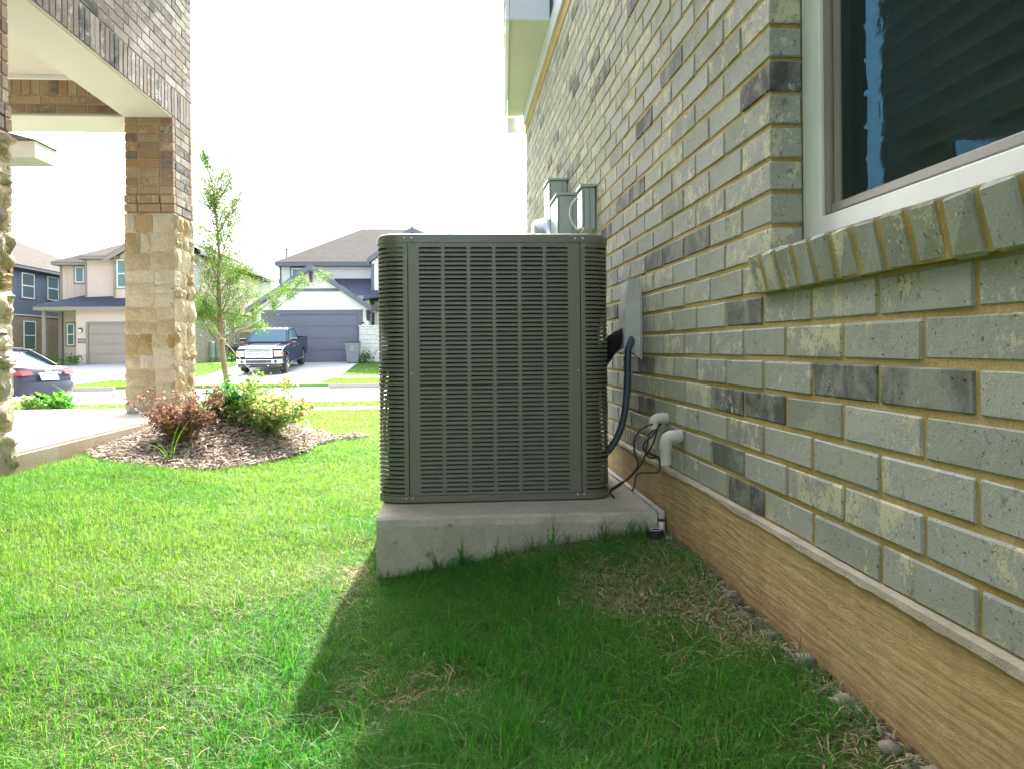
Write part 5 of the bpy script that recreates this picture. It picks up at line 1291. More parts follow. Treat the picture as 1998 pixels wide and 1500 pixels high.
# cabin
cab_lv = [(-.93, .93, 1.50, 3.97, 1.24), (-.90, .90, 1.62, 3.95, 1.36), (-.76, .76, 2.36, 3.86, 1.86), (-.70, .70, 2.55, 3.70, 1.925)]
t = MB(); ring_stack(t, [([(x0, y0), (x1, y0), (x1, y1), (x0, y1)], z) for x0, x1, y0, y1, z in cab_lv], False); t.build('cab', navy, truck, bevel=.04)
def cabpt(side_, fy_, z):
    """point on cab skin: side_ in -1..1 across, fy_ 0 front..1 rear, z height"""
    for a, b_ in zip(cab_lv[:-1], cab_lv[1:]):
        if a[4] <= z <= b_[4]:
            f = (z-a[4])/(b_[4]-a[4]); L_ = [a[i]*(1-f)+b_[i]*f for i in range(4)]
            return (L_[0]+(L_[1]-L_[0])*(side_+1)/2, L_[2]+(L_[3]-L_[2])*fy_, z)
t = MB(); P_ = [cabpt(s_, 0, z) for s_, z in ((-.90, 1.34), (.90, 1.34), (.88, 1.83), (-.88, 1.83))]; t.slab([(x, y-.012, z+.006) for x, y, z in P_], (0, .02, 0)); t.build('windshield', M['car_glass'], truck)
for sg in (-1, 1):
    for (f0, f1, s0, s1) in ((.09, .47, .10, .0), (.52, .86, .0, .06)):
        P_ = [cabpt(sg, f0, 1.36), cabpt(sg, f1, 1.36), cabpt(sg, f1-s1*.3, 1.80), cabpt(sg, f0+s0, 1.80)]; t = MB(); t.slab([(x+sg*.006, y, z) for x, y, z in P_], (-sg*.02, 0, 0)); t.build('side_window', M['car_glass'], truck)
    for y0_, y1_ in ((1.72, 2.72), (2.74, 3.72)):
        t = MB(); t.cbox(sg*.986-.006, y0_, .56, sg*.986+.006, y1_, 1.27, .005); d_ = t.build('door', navy, truck)
        t = MB(); t.cbox(sg*1.0-.012, y1_-.28, 1.08, sg*1.0+.012, y1_-.08, 1.12, .005); t.build('door_handle', chrome, d_)
    t = MB(); t.cbox(sg*1.14-.13, 1.72, 1.28, sg*1.14+.13, 1.84, 1.46, .03); mr = t.build('mirror', navy, truck)
    t = MB(); t.box(sg*1.14-.10, 1.71, 1.30, sg*1.14+.10, 1.719, 1.345); t.build('turn_signal', amber, mr)
    t = MB(); t.cbox(sg*1.14-.125, 1.715, 1.465, sg*1.14+.125, 1.835, 1.49, .01); t.build('mirror_cap', chrome, mr)
    t = MB(); t.cbox(sg*.99-.09, 1.62, .40, sg*.99+.09, 4.05, .46, .02); t.build('running_board', chrome, truck)
    t = MB(); t.slab([(sg*.97, .02, .80), (sg*.62, -.01, .80), (sg*.62, -.01, 1.04), (sg*.97, .06, 1.05)], (0, .10, 0)); hl = t.build('headlight', lamp_m, truck)
    t = MB(); t.slab([(sg*.992, .05, .80), (sg*.93, -.0, .80), (sg*.93, .005, .98), (sg*.992, .06, .98)], (0, .09, 0)); t.build('marker', amber, hl)
    t = MB(); t.lathe([(.075, -.02), (.07, .01)], (sg*.70, -.115, .60), 'y', 14); t.build('fog_lamp', plastic, truck)
    t = MB(); t.tube([(sg*.42, -.09, .40), (sg*.42, -.14, .42), (sg*.36, -.14, .42)], .02, 6); t.build('tow_hook', chrome, truck)
    t = MB(); t.box(sg*.985-.03, 5.80, .95, sg*.985+.008, 5.885, 1.26); t.build('tail_light', red_l, truck)
    wheel(truck, sg*.86, WF, RW, .26, sg, .25); wheel(truck, sg*.86, WR, RW, .26, sg, .25)
    t = MB(); t.slab([(sg*.6, WF-.62, .46), (sg*.6, WF+.62, .46), (sg*.6, WF+.4, .95), (sg*.6, WF-.4, .95)], (.02, 0, 0)); t.build('wheel_well', plastic, truck)
t = MB(); t.cbox(-.60, -.055, .77, .60, .06, 1.07, .02); gr = t.build('grille', plastic, truck)
for k in range(3): t = MB(); t.cbox(-.57, -.085, .80+k*.085, .57, -.056, .855+k*.085, .008); t.build('grille_bar', bluechrome, gr)
for sg in (-1, 1): t = MB(); t.cbox(sg*.53-.05, -.10, .775, sg*.53+.05, -.05, 1.065, .012); t.build('grille_upright', chrome, gr)
t = MB(); t.cbox(-.58, -.088, 1.067, .58, -.04, 1.10, .008); t.cbox(-.58, -.088, .75, .58, -.04, .778, .008); t.build('grille_surround', chrome, gr)
t = MB(); t.v = []; pts = [(.135*math.cos(a), -.115, .925+.055*math.sin(a)) for a in np.linspace(0, 2*math.pi, 21)[:-1]]; t.slab(pts, (0, .03, 0)); em = t.build('emblem', chrome, gr)
t = MB(); pts = [(.115*math.cos(a), -.119, .925+.042*math.sin(a)) for a in np.linspace(0, 2*math.pi, 21)[:-1]]; t.slab(pts, (0, .004, 0)); t.build('emblem_field', simple('emblem blue', (.12,.20,.36), .3), em)
fc = bpy.data.curves.new('emblem_script', 'FONT'); fc.body = 'Ford'; fc.size = .085; fc.align_x = 'CENTER'; fc.align_y = 'CENTER'; fc.extrude = .001; fc.shear = .3
fo = bpy.data.objects.new('emblem_script', fc); C.objects.link(fo); fm = bpy.data.meshes.new_from_object(fo); bpy.data.objects.remove(fo); fm.materials.clear(); fo = place('emblem_script', fm, chrome, gr, loc=(0, -.1205, .925)); fo.rotation_euler = (R(90), 0, 0)
t = MB(); t.slab([(-.98, .02, .52), (-.80, -.12, .50), (.80, -.12, .50), (.98, .02, .52), (.98, .20, .52), (-.98, .20, .52)], (0, 0, .19)); t.build('bumper', chrome, truck, bevel=.02)
t = MB(); t.cbox(-.55, -.135, .53, .55, -.10, .66, .01); t.cbox(-.16, -.145, .53, .16, -.1355, .64, .004); t.build('bumper_insert', plastic, truck)
t = MB(); t.slab([(-.90, .0, .34), (-.78, -.08, .34), (.78, -.08, .34), (.90, .0, .34), (.90, .3, .36), (-.90, .3, .36)], (0, 0, .158)); t.build('lower_valance', plastic, truck)
t = MB(); t.box(-.80, .3, .30, .80, 5.6, .458); t.build('chassis', plastic, truck)
for x in (-.5, -.25, 0, .25, .5): t = MB(); t.cbox(x-.03, 2.50, 1.926, x+.03, 2.62, 1.945, .006); t.build('roof_lamp', amber, truck)

# ------------------------------------------------------------------ sedan parked in the street, its tail showing
sedan_m = simple('blue grey metallic paint', (.050,.056,.076), .22, metal=0, var=.04, spec=.25)
rxs, _ = at(99, 740, 20.6)
sed = thing('parked_car', 'blue grey sedan parked on the street at the far left, tail lights towards us', 'car', (rxs, 20.6, STREET-.03), R(-20), local=True)
# local: +x is the rear bumper end at 0, car extends to -x (4.8 m); y across
def sed_sec(x):
    """half width, sill z, belt z, roof z, roof half width at x (0 rear .. -4.8 front)"""
    X = [-4.8, -4.6, -3.9, -3.3, -2.7, -2.0, -1.4, -1.0, -.75, -.35, -.12, 0]
    hw = np.interp(x, X, [.62, .80, .89, .91, .91, .91, .91, .90, .89, .86, .81, .70])
    bz = np.interp(x, X, [.30, .24, .20, .20, .20, .20, .20, .22, .24, .28, .30, .34])
    belt = np.interp(x, X, [.62, .72, .86, .90, .93, .95, .98, 1.0, 1.0, 1.0, .985, .80])
    return hw, bz, belt
stn = [-4.8, -4.7, -4.5, -4.1, -3.6, -3.1, -2.5, -1.9, -1.4, -1.0, -.7, -.45, -.25, -.12, -.04, 0]
vs = []; 
shape = [(.80, 0), (.97, .08), (1.0, .3), (1.0, .55), (.985, .78), (.95, .92), (.86, .985), (.6, 1.0), (.3, 1.01), (0, 1.015)]
full = [(-u, v) for u, v in shape]+[(u, v) for u, v in shape[::-1][1:]]
for x in stn:
    hw, bz, be = sed_sec(x)
    for u, v in full:
        dx = .0
        if x == 0: dx = -.02*abs(u)
        z = bz+(be-bz)*v
        # tail: deck lip and bumper step
        if x > -.15 and v > .6: dx += -.10*(v-.6)/.4
        vs.append((x+dx-.05*(abs(u)**3)*(1 if x > -.2 else 0), u*hw, z))
nf_ = len(full); fs = [(i*nf_+k, i*nf_+k+1, (i+1)*nf_+k+1, (i+1)*nf_+k) for i in range(len(stn)-1) for k in range(nf_-1)]
fs += [tuple(range(nf_))[::-1], tuple(range((len(stn)-1)*nf_, len(stn)*nf_))]
t = MB(); t.add(vs, fs, True); t.build('body', sedan_m, sed)
# greenhouse
gl_st = [(-3.75, .80, .96, .955), (-3.0, .76, .955, 1.36), (-2.5, .73, .96, 1.45), (-1.9, .73, .97, 1.455), (-1.35, .71, .98, 1.36), (-.70, .72, .99, 1.04), (-.62, .74, .99, .995)]
vs = []
for x, hw, zb_, zt_2 in gl_st:
    for u, v in ((-1.12, 0), (-1.0, .45), (-.86, .85), (-.70, .97), (-.35, 1), (0, 1.01), (.35, 1), (.70, .97), (.86, .85), (1.0, .45), (1.12, 0)): vs.append((x, u*hw*(.93 if v > .8 else 1), zb_+(zt_2-zb_)*v))
fs = [(i*11+k, i*11+k+1, (i+1)*11+k+1, (i+1)*11+k) for i in range(len(gl_st)-1) for k in range(10)]
t = MB(); t.add(vs, fs, True); t.build('glasshouse', M['car_glass'], sed)
t = MB(); t.slab([(-3.0, -.60, 1.385), (-3.0, .60, 1.385), (-2.4, .62, 1.468), (-1.85, .62, 1.474), (-1.42, .58, 1.395), (-1.42, -.58, 1.395), (-1.85, -.62, 1.474), (-2.4, -.62, 1.468)][:0] or [(-2.95, -.6, 1.40), (-2.95, .6, 1.40), (-1.5, .6, 1.43), (-1.5, -.6, 1.43)], (0, 0, .045)); t.build('roof', sedan_m, sed, bevel=.02)
for sg in (-1, 1):
    t = MB()
    t.tube([(-1.42, sg*.66, 1.40), (-1.05, sg*.72, 1.22), (-.66, sg*.80, 1.0)], .05, 8); t.tube([(-2.9, sg*.64, 1.38), (-2.2, sg*.66, 1.45), (-1.42, sg*.66, 1.40)], .035, 8); t.build('pillar', sedan_m, sed)
    t = MB(); t.slab([(-.46, sg*.868, .80), (-.06, sg*.77, .79), (-.045, sg*.46, .80), (-.10, sg*.46, .89), (-.13, sg*.76, .91), (-.44, sg*.86, .90)], (.025, sg*.022, 0)); t.build('tail_light', red_l, sed)
    for xw in (-.98, -3.80):
        t = MB(); t.lathe([(.20, -.10), (.30, -.11), (.325, -.08), (.325, .08), (.30, .11), (.20, .10)], (xw, sg*.80, .325), 'y', 26); w_ = t.build('tyre', tyre_m, sed)
        t = MB(); t.lathe([(.20, -.02), (.19, .02), (.05, .03)], (xw, sg*.90, .325), 'y', 20); t.build('rim', chrome, w_)
t = MB(); t.slab([(-.012, -.26, .66), (-.012, .26, .66), (-.075, .26, .79), (-.075, -.26, .79)], (.02, 0, .005)); t.build('licence_plate', simple('white plate', (.7,.72,.74), .4), sed)
t = MB(); t.tube([(-.03, -.34, .82), (-.02, 0, .835), (-.03, .34, .82)], .014, 6); t.build('trunk_trim', chrome, sed)
t = MB(); t.tube([(-.085+.0*math.cos(a), .075*math.cos(a), .89+.05*math.sin(a)) for a in np.linspace(0, 2*math.pi, 17)], .008, 5, False); t.tube([(-.083, .035*math.cos(a), .895+.04*math.sin(a)) for a in np.linspace(0, 2*math.pi, 13)], .006, 5, False); t.build('emblem', chrome, sed)
t = MB(); bp_ = [(-.55, .885), (-.20, .865), (-.06, .78), (.01, .60), (.035, .30), (.04, 0), (.035, -.30), (.01, -.60), (-.06, -.78), (-.20, -.865), (-.55, -.885)]
lv_ = [(-.045, .30), (-.01, .36), (.0, .46), (-.005, .56), (-.03, .62)]
vs = [(x+d if abs(y) < .87 else x, y*(1+d*.3), z) for d, z in lv_ for x, y in bp_]; fs = [(i*11+k, i*11+k+1, (i+1)*11+k+1, (i+1)*11+k) for i in range(4) for k in range(10)]
t.add(vs, fs, True); t.build('bumper', sedan_m, sed)
# ------------------------------------------------------------------ plants
def leaf_cloud(name, centers, size, cols, parent, mat='leaf', asp=.5, up=.3, rng=RNG, fold=.25, **k):
    """each leaf is a folded kite of two quads sharing the midrib"""
    n = len(centers); c = np.asarray(centers)
    d = rng.normal(size=(n, 3)); d[:, 2] = d[:, 2]*.6+up; d /= np.linalg.norm(d, axis=1)[:, None]
    q = rng.normal(size=(n, 3)); s = np.cross(d, q); s /= np.linalg.norm(s, axis=1)[:, None]+1e-9; nn_ = np.cross(d, s)
    L_ = (size*rng.uniform(.6, 1.3, n))[:, None]; w = L_*asp/2
    p0 = c; p1 = c+d*L_*.5+nn_*w*.15; p2 = c+d*L_; a = c+d*L_*.45+s*w+nn_*w*fold; b_ = c+d*L_*.45-s*w+nn_*w*fold
    v = np.stack([p0, a, p2, b_, p1], 1).reshape(-1, 3); i = np.arange(n)[:, None]*5
    f = np.concatenate([i+np.array([[0, 4, 2, 1]]), i+np.array([[0, 3, 2, 4]])])
    cc = np.repeat(np.asarray(cols), 5, 0)
    return place(name, mesh_np(name, v, f, cc), M[mat], parent, **k)
def mixcol(n, a, b_, var=.15, rng=RNG):
    t_ = rng.random((n, 1)); c = np.array(a)*(1-t_)+np.array(b_)*t_; return c*rng.uniform(1-var, 1+var, (n, 1))
def blades_np(base, h, w, dirn, bend, cols, nseg=3, tipc=None, lean=None):
    """tapered curved blades. base Nx3, h,w,bend N; dirn N angle of bend"""
    n = len(base); t_ = np.linspace(0, 1, nseg+1); dx, dy = np.cos(dirn), np.sin(dirn)
    px, py = -dy, dx; rings = []
    tw = RNG.uniform(-.8, .8, n)
    qx, qy = np.cos(dirn+math.pi/2+tw), np.sin(dirn+math.pi/2+tw)
    for k, tt in enumerate(t_):
        off = bend*h*(tt**1.8); up_ = h*(tt-.35*bend*tt**2.2)
        c = base+np.stack([dx*off, dy*off, up_], 1)
        if k == nseg: rings.append(c[:, None, :]); break
        ww = w*(1-.75*tt**1.6)/2
        o_ = np.stack([qx*ww, qy*ww, np.zeros(n)], 1); rings.append(np.stack([c-o_, c+o_], 1))
    v = np.concatenate(rings, 1); m_ = v.shape[1]; i = np.arange(n)[:, None]*m_
    q4 = np.concatenate([i+np.array([[2*k, 2*k+1, 2*k+3, 2*k+2]]) for k in range(nseg-1)]) if nseg > 1 else np.zeros((0, 4), int)
    t3 = i+np.array([[2*nseg-2, 2*nseg-1, 2*nseg]])
    lvl = np.concatenate([np.repeat(t_[:-1], 2), [1.]])[None, :, None]
    cc = cols[:, None, :]*(1-.0*lvl); base_c = np.array([.30, .27, .12])
    f = np.clip(1-lvl*4.5, 0, 1)*.45; cc = cc*(1-f)+base_c*f
    return v.reshape(-1, 3), [q4, t3], cc.reshape(-1, 3)
def merge(parts):
    vs = []; q = []; t3 = []; cs = []; n = 0
    for v, (a, b_), c in parts: vs.append(v); cs.append(c); q.append(a+n); t3.append(b_+n); n += len(v)
    return np.concatenate(vs), [np.concatenate(q), np.concatenate(t3)], np.concatenate(cs)

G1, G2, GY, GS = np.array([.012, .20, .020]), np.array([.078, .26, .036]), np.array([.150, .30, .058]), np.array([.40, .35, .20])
def inside_keepout(X, Y):
    k = (X > PX0-.006) & (X < PX1+.03) & (Y > PY0-.006) & (Y < PY1)
    k |= (X > XW-.022) | ((X < XP+.03) & (Y < 7.66)) | ((Y > 13.66) & (Y < 14.94)) | (Y > 18.36)
    return k
def grass_area(n, x0, x1, y0, y1, hm, wm, seg_, seed, dens=None):
    r = np.random.default_rng(seed); X = r.uniform(x0, x1, n); Y = r.uniform(y0, y1, n)
    D = dryness(X, Y); keep = ~inside_keepout(X, Y) & (r.random(n) > D*.30)
    br_ = bed_r(X, Y); keep &= (br_ > .97+.05*r.random(n)) | (r.random(n) < .004)
    if dens is not None: keep &= r.random(n) < dens(X, Y)
    X, Y, D = X[keep], Y[keep], D[keep]; n = len(X)
    tuft = fbm(X*5, Y*5, 31, 3); tall = sstep(.55, .75, fbm(X*2.1, Y*2.1, 77, 3))
    lush_shade = sstep(.45, .62, fbm(X*1.4+2, Y*1.4+8, 41, 3))
    h = hm*(.45+.9*tuft)*(1+.9*tall)*r.lognormal(0, .33, n)*(1-.35*D); w = wm*r.uniform(.6, 1.3, n)
    bend = np.clip(r.gamma(2.4, .36, n), .15, 1.8); dn = r.uniform(0, 2*math.pi, n)
    lush_shade = np.clip(.6*lush_shade+.7*sstep(-.75, -.1, X)*(1-sstep(2.8, 4.5, Y))+.05, 0, 1); a = np.clip(lush_shade+r.normal(0, .28, n), 0, 1)[:, None]; c = (GY*(1-a)+G2*a); b_ = (r.random(n) < .12+.45*lush_shade)[:, None]; c = np.where(b_, G1*.5+c*.5, c)  # deeper green painted where house and unit shade the lawn, besides random patches
    dry = (r.random(n) < .05+.52*D)[:, None]; sc_ = GS*r.uniform(.6, 1.25, (n, 1)); c = np.where(dry, sc_, c)
    bend = np.where(dry[:, 0], bend+.8, bend); h = np.where(dry[:, 0], h*.9, h)
    c = c*r.uniform(.8, 1.2, (n, 1))
    base = np.stack([X, Y, ground(X, Y)-.004], 1)
    return blades_np(base, h, w, dn, np.clip(bend, .1, 1.9), c, seg_)
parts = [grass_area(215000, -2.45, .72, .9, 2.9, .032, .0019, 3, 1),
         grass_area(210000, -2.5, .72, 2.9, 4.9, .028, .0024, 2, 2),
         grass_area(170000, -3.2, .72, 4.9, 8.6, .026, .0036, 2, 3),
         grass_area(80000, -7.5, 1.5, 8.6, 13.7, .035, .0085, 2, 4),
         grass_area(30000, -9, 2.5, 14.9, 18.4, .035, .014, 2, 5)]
# longer wisps and tufts in the foreground and along the pad
def tufts(centres, seed, n=26, h=.10, rad=.03, w=.0026):
    r = np.random.default_rng(seed); B = []; 
    for (x, y) in centres:
        a = r.uniform(0, 2*math.pi, n); q = r.uniform(0, rad, n); B.append(np.stack([x+q*np.cos(a), y+q*np.sin(a)], 1))
    B = np.concatenate(B); k = ~inside_keepout(B[:, 0], B[:, 1]); B = B[k]; m_ = len(B)
    g_ = ground(B[:, 0], B[:, 1])-.004; c = mixcol(m_, G1, G2, .25, r)
    return blades_np(np.column_stack([B, g_]), h*np.minimum(r.lognormal(0, .25, m_), 1.4), np.full(m_, w), r.uniform(0, 2*math.pi, m_), np.clip(r.gamma(3, .25, m_), .15, 1.7), c, 4)
r = np.random.default_rng(9)
cts = [(x, y) for x, y in zip(r.uniform(-.45, .28, 120), r.uniform(1.15, 1.95, 120))]+[(x, PY0-.012-abs(r.normal(0, .01))) for x in r.uniform(PX0, PX1, 16)]
cts += [(x, y) for x, y in zip(r.uniform(-1.8, .6, 70), r.uniform(1.2, 4, 70))]
parts.append(tufts(cts, 3, 18, .070, .04, .0020))
parts.append(tufts([(.315, PY0-.012), (.13, PY0-.012), (-.06, PY0-.012), (.5, PY0-.012), (.02, PY0-.014), (.33, PY0-.02)], 4, 8, .13, .012))
parts.append(tufts([(XW-.04-r.uniform(0, .1), y) for y in r.uniform(1.2, 2.5, 16)], 6, 9, .06, .02))
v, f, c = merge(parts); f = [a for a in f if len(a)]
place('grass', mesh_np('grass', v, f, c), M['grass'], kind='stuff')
# grass patches across the street: short blades
def far_grass(n, x0, x1, y0, y1, seed):
    r = np.random.default_rng(seed); X = r.uniform(x0, x1, n); Y = r.uniform(y0, y1, n)
    for a, b_ in (DR1, DR2): 
        k = (X < a-.05-np.clip(.9*(1-(Y-27.4)/1.6), 0, 1)) | (X > b_+.05+np.clip(.9*(1-(Y-27.4)/1.6), 0, 1)); X, Y = X[k], Y[k]
    m_ = len(X); cc = mixcol(m_, (.10, .22, .05), (.16, .26, .06), .15, r)
    return blades_np(np.stack([X, Y, np.interp(Y, YB, ZB)-.01], 1), r.uniform(.04, .085, m_), np.full(m_, .03), r.uniform(0, 6.28, m_), r.uniform(.1, .8, m_), cc, 2)
v, f, c = merge([far_grass(26000, -22, -1, 33.85, 41.9, 11), far_grass(16000, -22, -1, 27.68, 32.45, 12)])
place('grass', mesh_np('grass', v, f, c), M['grass'], kind='stuff')
# straw litter lying on the bare spots
r = np.random.default_rng(21); n = 26000; X = r.uniform(-.7, .70, n); Y = r.uniform(1.05, 2.75, n); D = dryness(X, Y); k = (r.random(n) < D**1.6*.8) & ~inside_keepout(X, Y); X, Y = X[k], Y[k]; n = len(X)
a = r.uniform(0, 2*math.pi, n); el = r.normal(.08, .22, n); L_ = r.uniform(.015, .06, n); w = r.uniform(.0005, .0011, n)
d = np.stack([np.cos(a)*np.cos(el), np.sin(a)*np.cos(el), np.sin(el)], 1); s = np.stack([-np.sin(a), np.cos(a), np.zeros(n)], 1)
b0 = np.stack([X, Y, ground(X, Y)+r.uniform(.002, .014, n)], 1); b1 = b0+d*L_[:, None]; md = (b0+b1)/2+np.array([0, 0, .003]); up_ = np.array([0, 0, 1])*w[:, None]
V = np.stack([b0-s*w[:, None], b0+s*w[:, None], md-s*w[:, None]+up_, md+s*w[:, None]+up_, b1-s*w[:, None]*.5, b1+s*w[:, None]*.5], 1).reshape(-1, 3)
i = np.arange(n)[:, None]*6; F = np.concatenate([i+np.array([[0, 1, 3, 2]]), i+np.array([[2, 3, 5, 4]])])
cc = np.repeat(mixcol(n, (.44, .37, .22), (.24, .19, .11), .25, r), 6, 0)
place('dry_grass', mesh_np('dry_grass', V, F, cc), M['flat'], kind='stuff')

# crumbs of soil and little stones in the gap along the foundation
r = np.random.default_rng(41); n = 1500; Y = r.uniform(1.0, 2.62, n); X = XW-.022-np.abs(r.normal(0, .016, n)); s_ = r.uniform(.0018, .0065, n)*(1+(r.random(n) < .03)*1.6)
cube = np.array([[-1,-1,-1],[1,-1,-1],[1,1,-1],[-1,1,-1],[-1,-1,1],[1,-1,1],[1,1,1],[-1,1,1]])*.8; V = (cube[None]*r.uniform(.6, 1.2, (n, 8, 3)))*s_[:, None, None]*np.array([1, 1.2, .7]); V += np.stack([X, Y, ground(X, Y)+s_*.4+.001], 1)[:, None]
q = np.array([[0,3,2,1],[4,5,6,7],[0,1,5,4],[1,2,6,5],[2,3,7,6],[3,0,4,7]]); F = (np.arange(n)[:, None, None]*8+q[None]).reshape(-1, 4)
place('gravel', mesh_np('gravel', V.reshape(-1, 3), F, np.repeat(mixcol(n, (.10, .07, .045), (.30, .27, .22), .3, r), 8, 0)), M['flat'], kind='stuff')

# ------------------------------------------------------------------ mulch bed
rb = np.linspace(0, 1, 22); ab = np.linspace(0, 2*math.pi, 73)[:-1]
def bed_edge(a):
    lo, hi = .01, 5.0
    for _ in range(30):
        m_ = (lo+hi)/2
        if bed_r(BED[0]+m_*math.cos(a), BED[1]+m_*math.sin(a)) < 1: lo = m_
        else: hi = m_
    return lo
ed = np.array([bed_edge(a) for a in ab]); X = BED[0]+np.outer(rb, ed*np.cos(ab)); Y = BED[1]+np.outer(rb, ed*np.sin(ab)); X = np.maximum(X, XP+.036)
Z = ground(X, Y)+.012*(1-rb[:, None]**6)+.010*fbm(X*14, Y*14, 61, 3)*(rb[:, None] < .97)-.002
i = np.arange(X.size).reshape(X.shape); F = np.stack([i[:-1], np.roll(i, -1, 1)[:-1], np.roll(i, -1, 1)[1:], i[1:]], -1).reshape(-1, 4)
place('mulch_bed', mesh_np('mulch_bed', np.stack([X, Y, Z], -1).reshape(-1, 3), F, smooth=True), simple('dark mulch soil', (.12,.08,.055), 1, var=.4, scale=18, bmp=1, bscale=60), kind='structure')
r = np.random.default_rng(33); n = 17000; a = r.uniform(0, 2*math.pi, n); q = np.sqrt(r.random(n))*1.03; e_ = np.interp(a, np.append(ab, 2*math.pi), np.append(ed, ed[0]))
X = BED[0]+q*e_*np.cos(a); Y = BED[1]+q*e_*np.sin(a)
X2 = np.concatenate([X, r.normal(-1.16, .09, 700), r.normal(-.88, .05, 400)]); Y2_ = np.concatenate([Y, r.normal(6.75, .14, 700), r.normal(6.95, .09, 400)]); k = (X2 > XP+.05) | (Y2_ > 7.7); X, Y = X2[k], Y2_[k]; n = len(X)
a = r.uniform(0, 6.28, n); el = r.normal(0, .30, n); L_ = r.uniform(.012, .055, n)[:, None]/1; w = r.uniform(.002, .006, n)[:, None]
d = np.stack([np.cos(a)*np.cos(el), np.sin(a)*np.cos(el), np.sin(el)], 1); s = np.cross(d, r.normal(size=(n, 3))); s /= np.linalg.norm(s, axis=1)[:, None]; nn_ = np.cross(d, s)*.3
c0 = np.stack([X, Y, ground(X, Y)+.018+r.uniform(0, .014, n)], 1)
V = np.stack([c0-d*L_/2-s*w, c0-d*L_/2+s*w, c0+d*L_/2+s*w*.7, c0+d*L_/2-s*w*.7, c0-d*L_*.5+nn_*w*3, c0+d*L_*.5+nn_*w*3], 1).reshape(-1, 3)
i = np.arange(n)[:, None]*6; F = np.concatenate([i+np.array([[0, 3, 2, 1]]), i+np.array([[0, 4, 5, 3]]), i+np.array([[1, 2, 5, 4]])])
cc = np.repeat(mixcol(n, (.55, .48, .41), (.32, .26, .215), .35, r), 6, 0); cc[np.repeat(r.random(n) < .12, 6)] = (.56, .50, .45)
place('mulch', mesh_np('mulch', V, F, cc), M['flat'], kind='stuff')

def shrub(name, label, cat, cx_, cy_, rx, ry, h, n, size, c1, c2, seed, stems=26, asp=.45, twigs=8, flowers=None, flat=.6, group=None):
    r = np.random.default_rng(seed); z0 = gz(cx_, cy_)+.01; root = thing(name, label, cat, (cx_, cy_, z0), group=group)
    t = MB(); tips = []
    for k in range(stems):
        a = r.uniform(0, 6.28); q = r.uniform(.25, 1); hh = h*r.uniform(.55, 1)*(1-.25*q*q)
        tip = Vector((cx_+rx*q*math.cos(a), cy_+ry*q*math.sin(a), z0+hh)); b0_ = Vector((cx_+r.normal(0, .03), cy_+r.normal(0, .03), z0-.01))
        md = b0_.lerp(tip, .5)+Vector((0, 0, hh*.12)); pts = [b0_, b0_.lerp(md, .6), md, md.lerp(tip, .6)+Vector((0, 0, .01)), tip]; t.tube(pts, [.005, .004, .0035, .0025, .0012], 4, False)
        tips.append((b0_, md, tip))
    for k in range(twigs):
        a = r.uniform(0, 6.28); q = r.uniform(.6, 1.1); tip = Vector((cx_+rx*q*math.cos(a), cy_+ry*q*math.sin(a), z0+h*r.uniform(1.05, 1.35))); b0_ = Vector((cx_+rx*.4*math.cos(a), cy_+ry*.4*math.sin(a), z0+h*.5))
        t.tube([b0_, b0_.lerp(tip, .5)+Vector((0, 0, .02)), tip], [.003, .002, .001], 4, False); tips.append((b0_, b0_.lerp(tip, .5), tip))
    t.build('stem', M['bark'], root)
    ci = r.integers(0, len(tips), n); f_ = r.beta(2.6, 1.1, n)
    P = np.array([[list(a) for a in tp] for tp in tips])[ci]; f_ = f_[:, None]
    pt = np.where(f_ < .5, P[:, 0]*(1-2*f_)+P[:, 1]*2*f_, P[:, 1]*(2-2*f_)+P[:, 2]*(2*f_-1))
    sp = np.where(f_ > .93, .012, .045)*(h/.4); pt = pt+r.normal(size=(n, 3))*sp; pt[:, 2] = np.maximum(pt[:, 2], z0+.01)
    # clumping: drop leaves where a coarse noise is low so that gaps show
    cl = fbm(pt[:, 0]*11+pt[:, 2]*7, pt[:, 1]*11+pt[:, 2]*9, seed, 2); k = cl > .36; pt = pt[k]
    leaf_cloud('foliage', pt, size, mixcol(len(pt), c1, c2, .3, r), root, asp=asp, rng=r)
    if flowers:
        nf, fc1, fc2, fs_ = flowers; ci = r.integers(0, len(tips), nf); P = np.array([[list(a) for a in tp] for tp in tips])[ci]; pt = P[:, 2]*.85+P[:, 1]*.15+r.normal(size=(nf, 3))*.03; pt = np.repeat(pt, 5, 0)+r.normal(size=(nf*5, 3))*.004
        leaf_cloud('blossom', pt, fs_, mixcol(nf*5, fc1, fc2, .1, r), root, asp=.8, rng=r, up=.5)
    return root
shrub('shrub', 'dark red and purple leaved shrub at the foot of the far stone column', 'shrub', -1.86, 5.52, .27, .24, .26, 7500, .019, (.17, .065, .095), (.13, .09, .07), 5, 40, .5, 10, flowers=(110, (.46, .30, .30), (.34, .16, .17), .015))
shrub('shrub', 'green lower leaves of a young shrub growing through the dark red one', 'shrub', -1.86, 5.44, .18, .14, .16, 900, .024, (.10, .12, .03), (.18, .10, .03), 6, 18, .5, 3)
shrub('shrub', 'large green shrub with pink and white blossoms at the right end of the mulch bed', 'shrub', -1.42, 6.15, .36, .33, .32, 9000, .026, (.11, .25, .06), (.22, .36, .11), 7, 46, .5, 5, flowers=(420, (.78, .66, .60), (.58, .38, .32), .022))
shrub('shrub', 'small dense dark green shrub left of the blossoming one', 'shrub', -1.70, 6.12, .22, .2, .25, 2600, .034, (.025, .15, .03), (.05, .22, .05), 8, 26, .55, 2)
shrub('shrub', 'low green shrub with red young shoots behind the blossoming one', 'shrub', -1.80, 7.0, .30, .26, .27, 2600, .028, (.10, .24, .05), (.18, .30, .06), 9, 20, .4, 6)
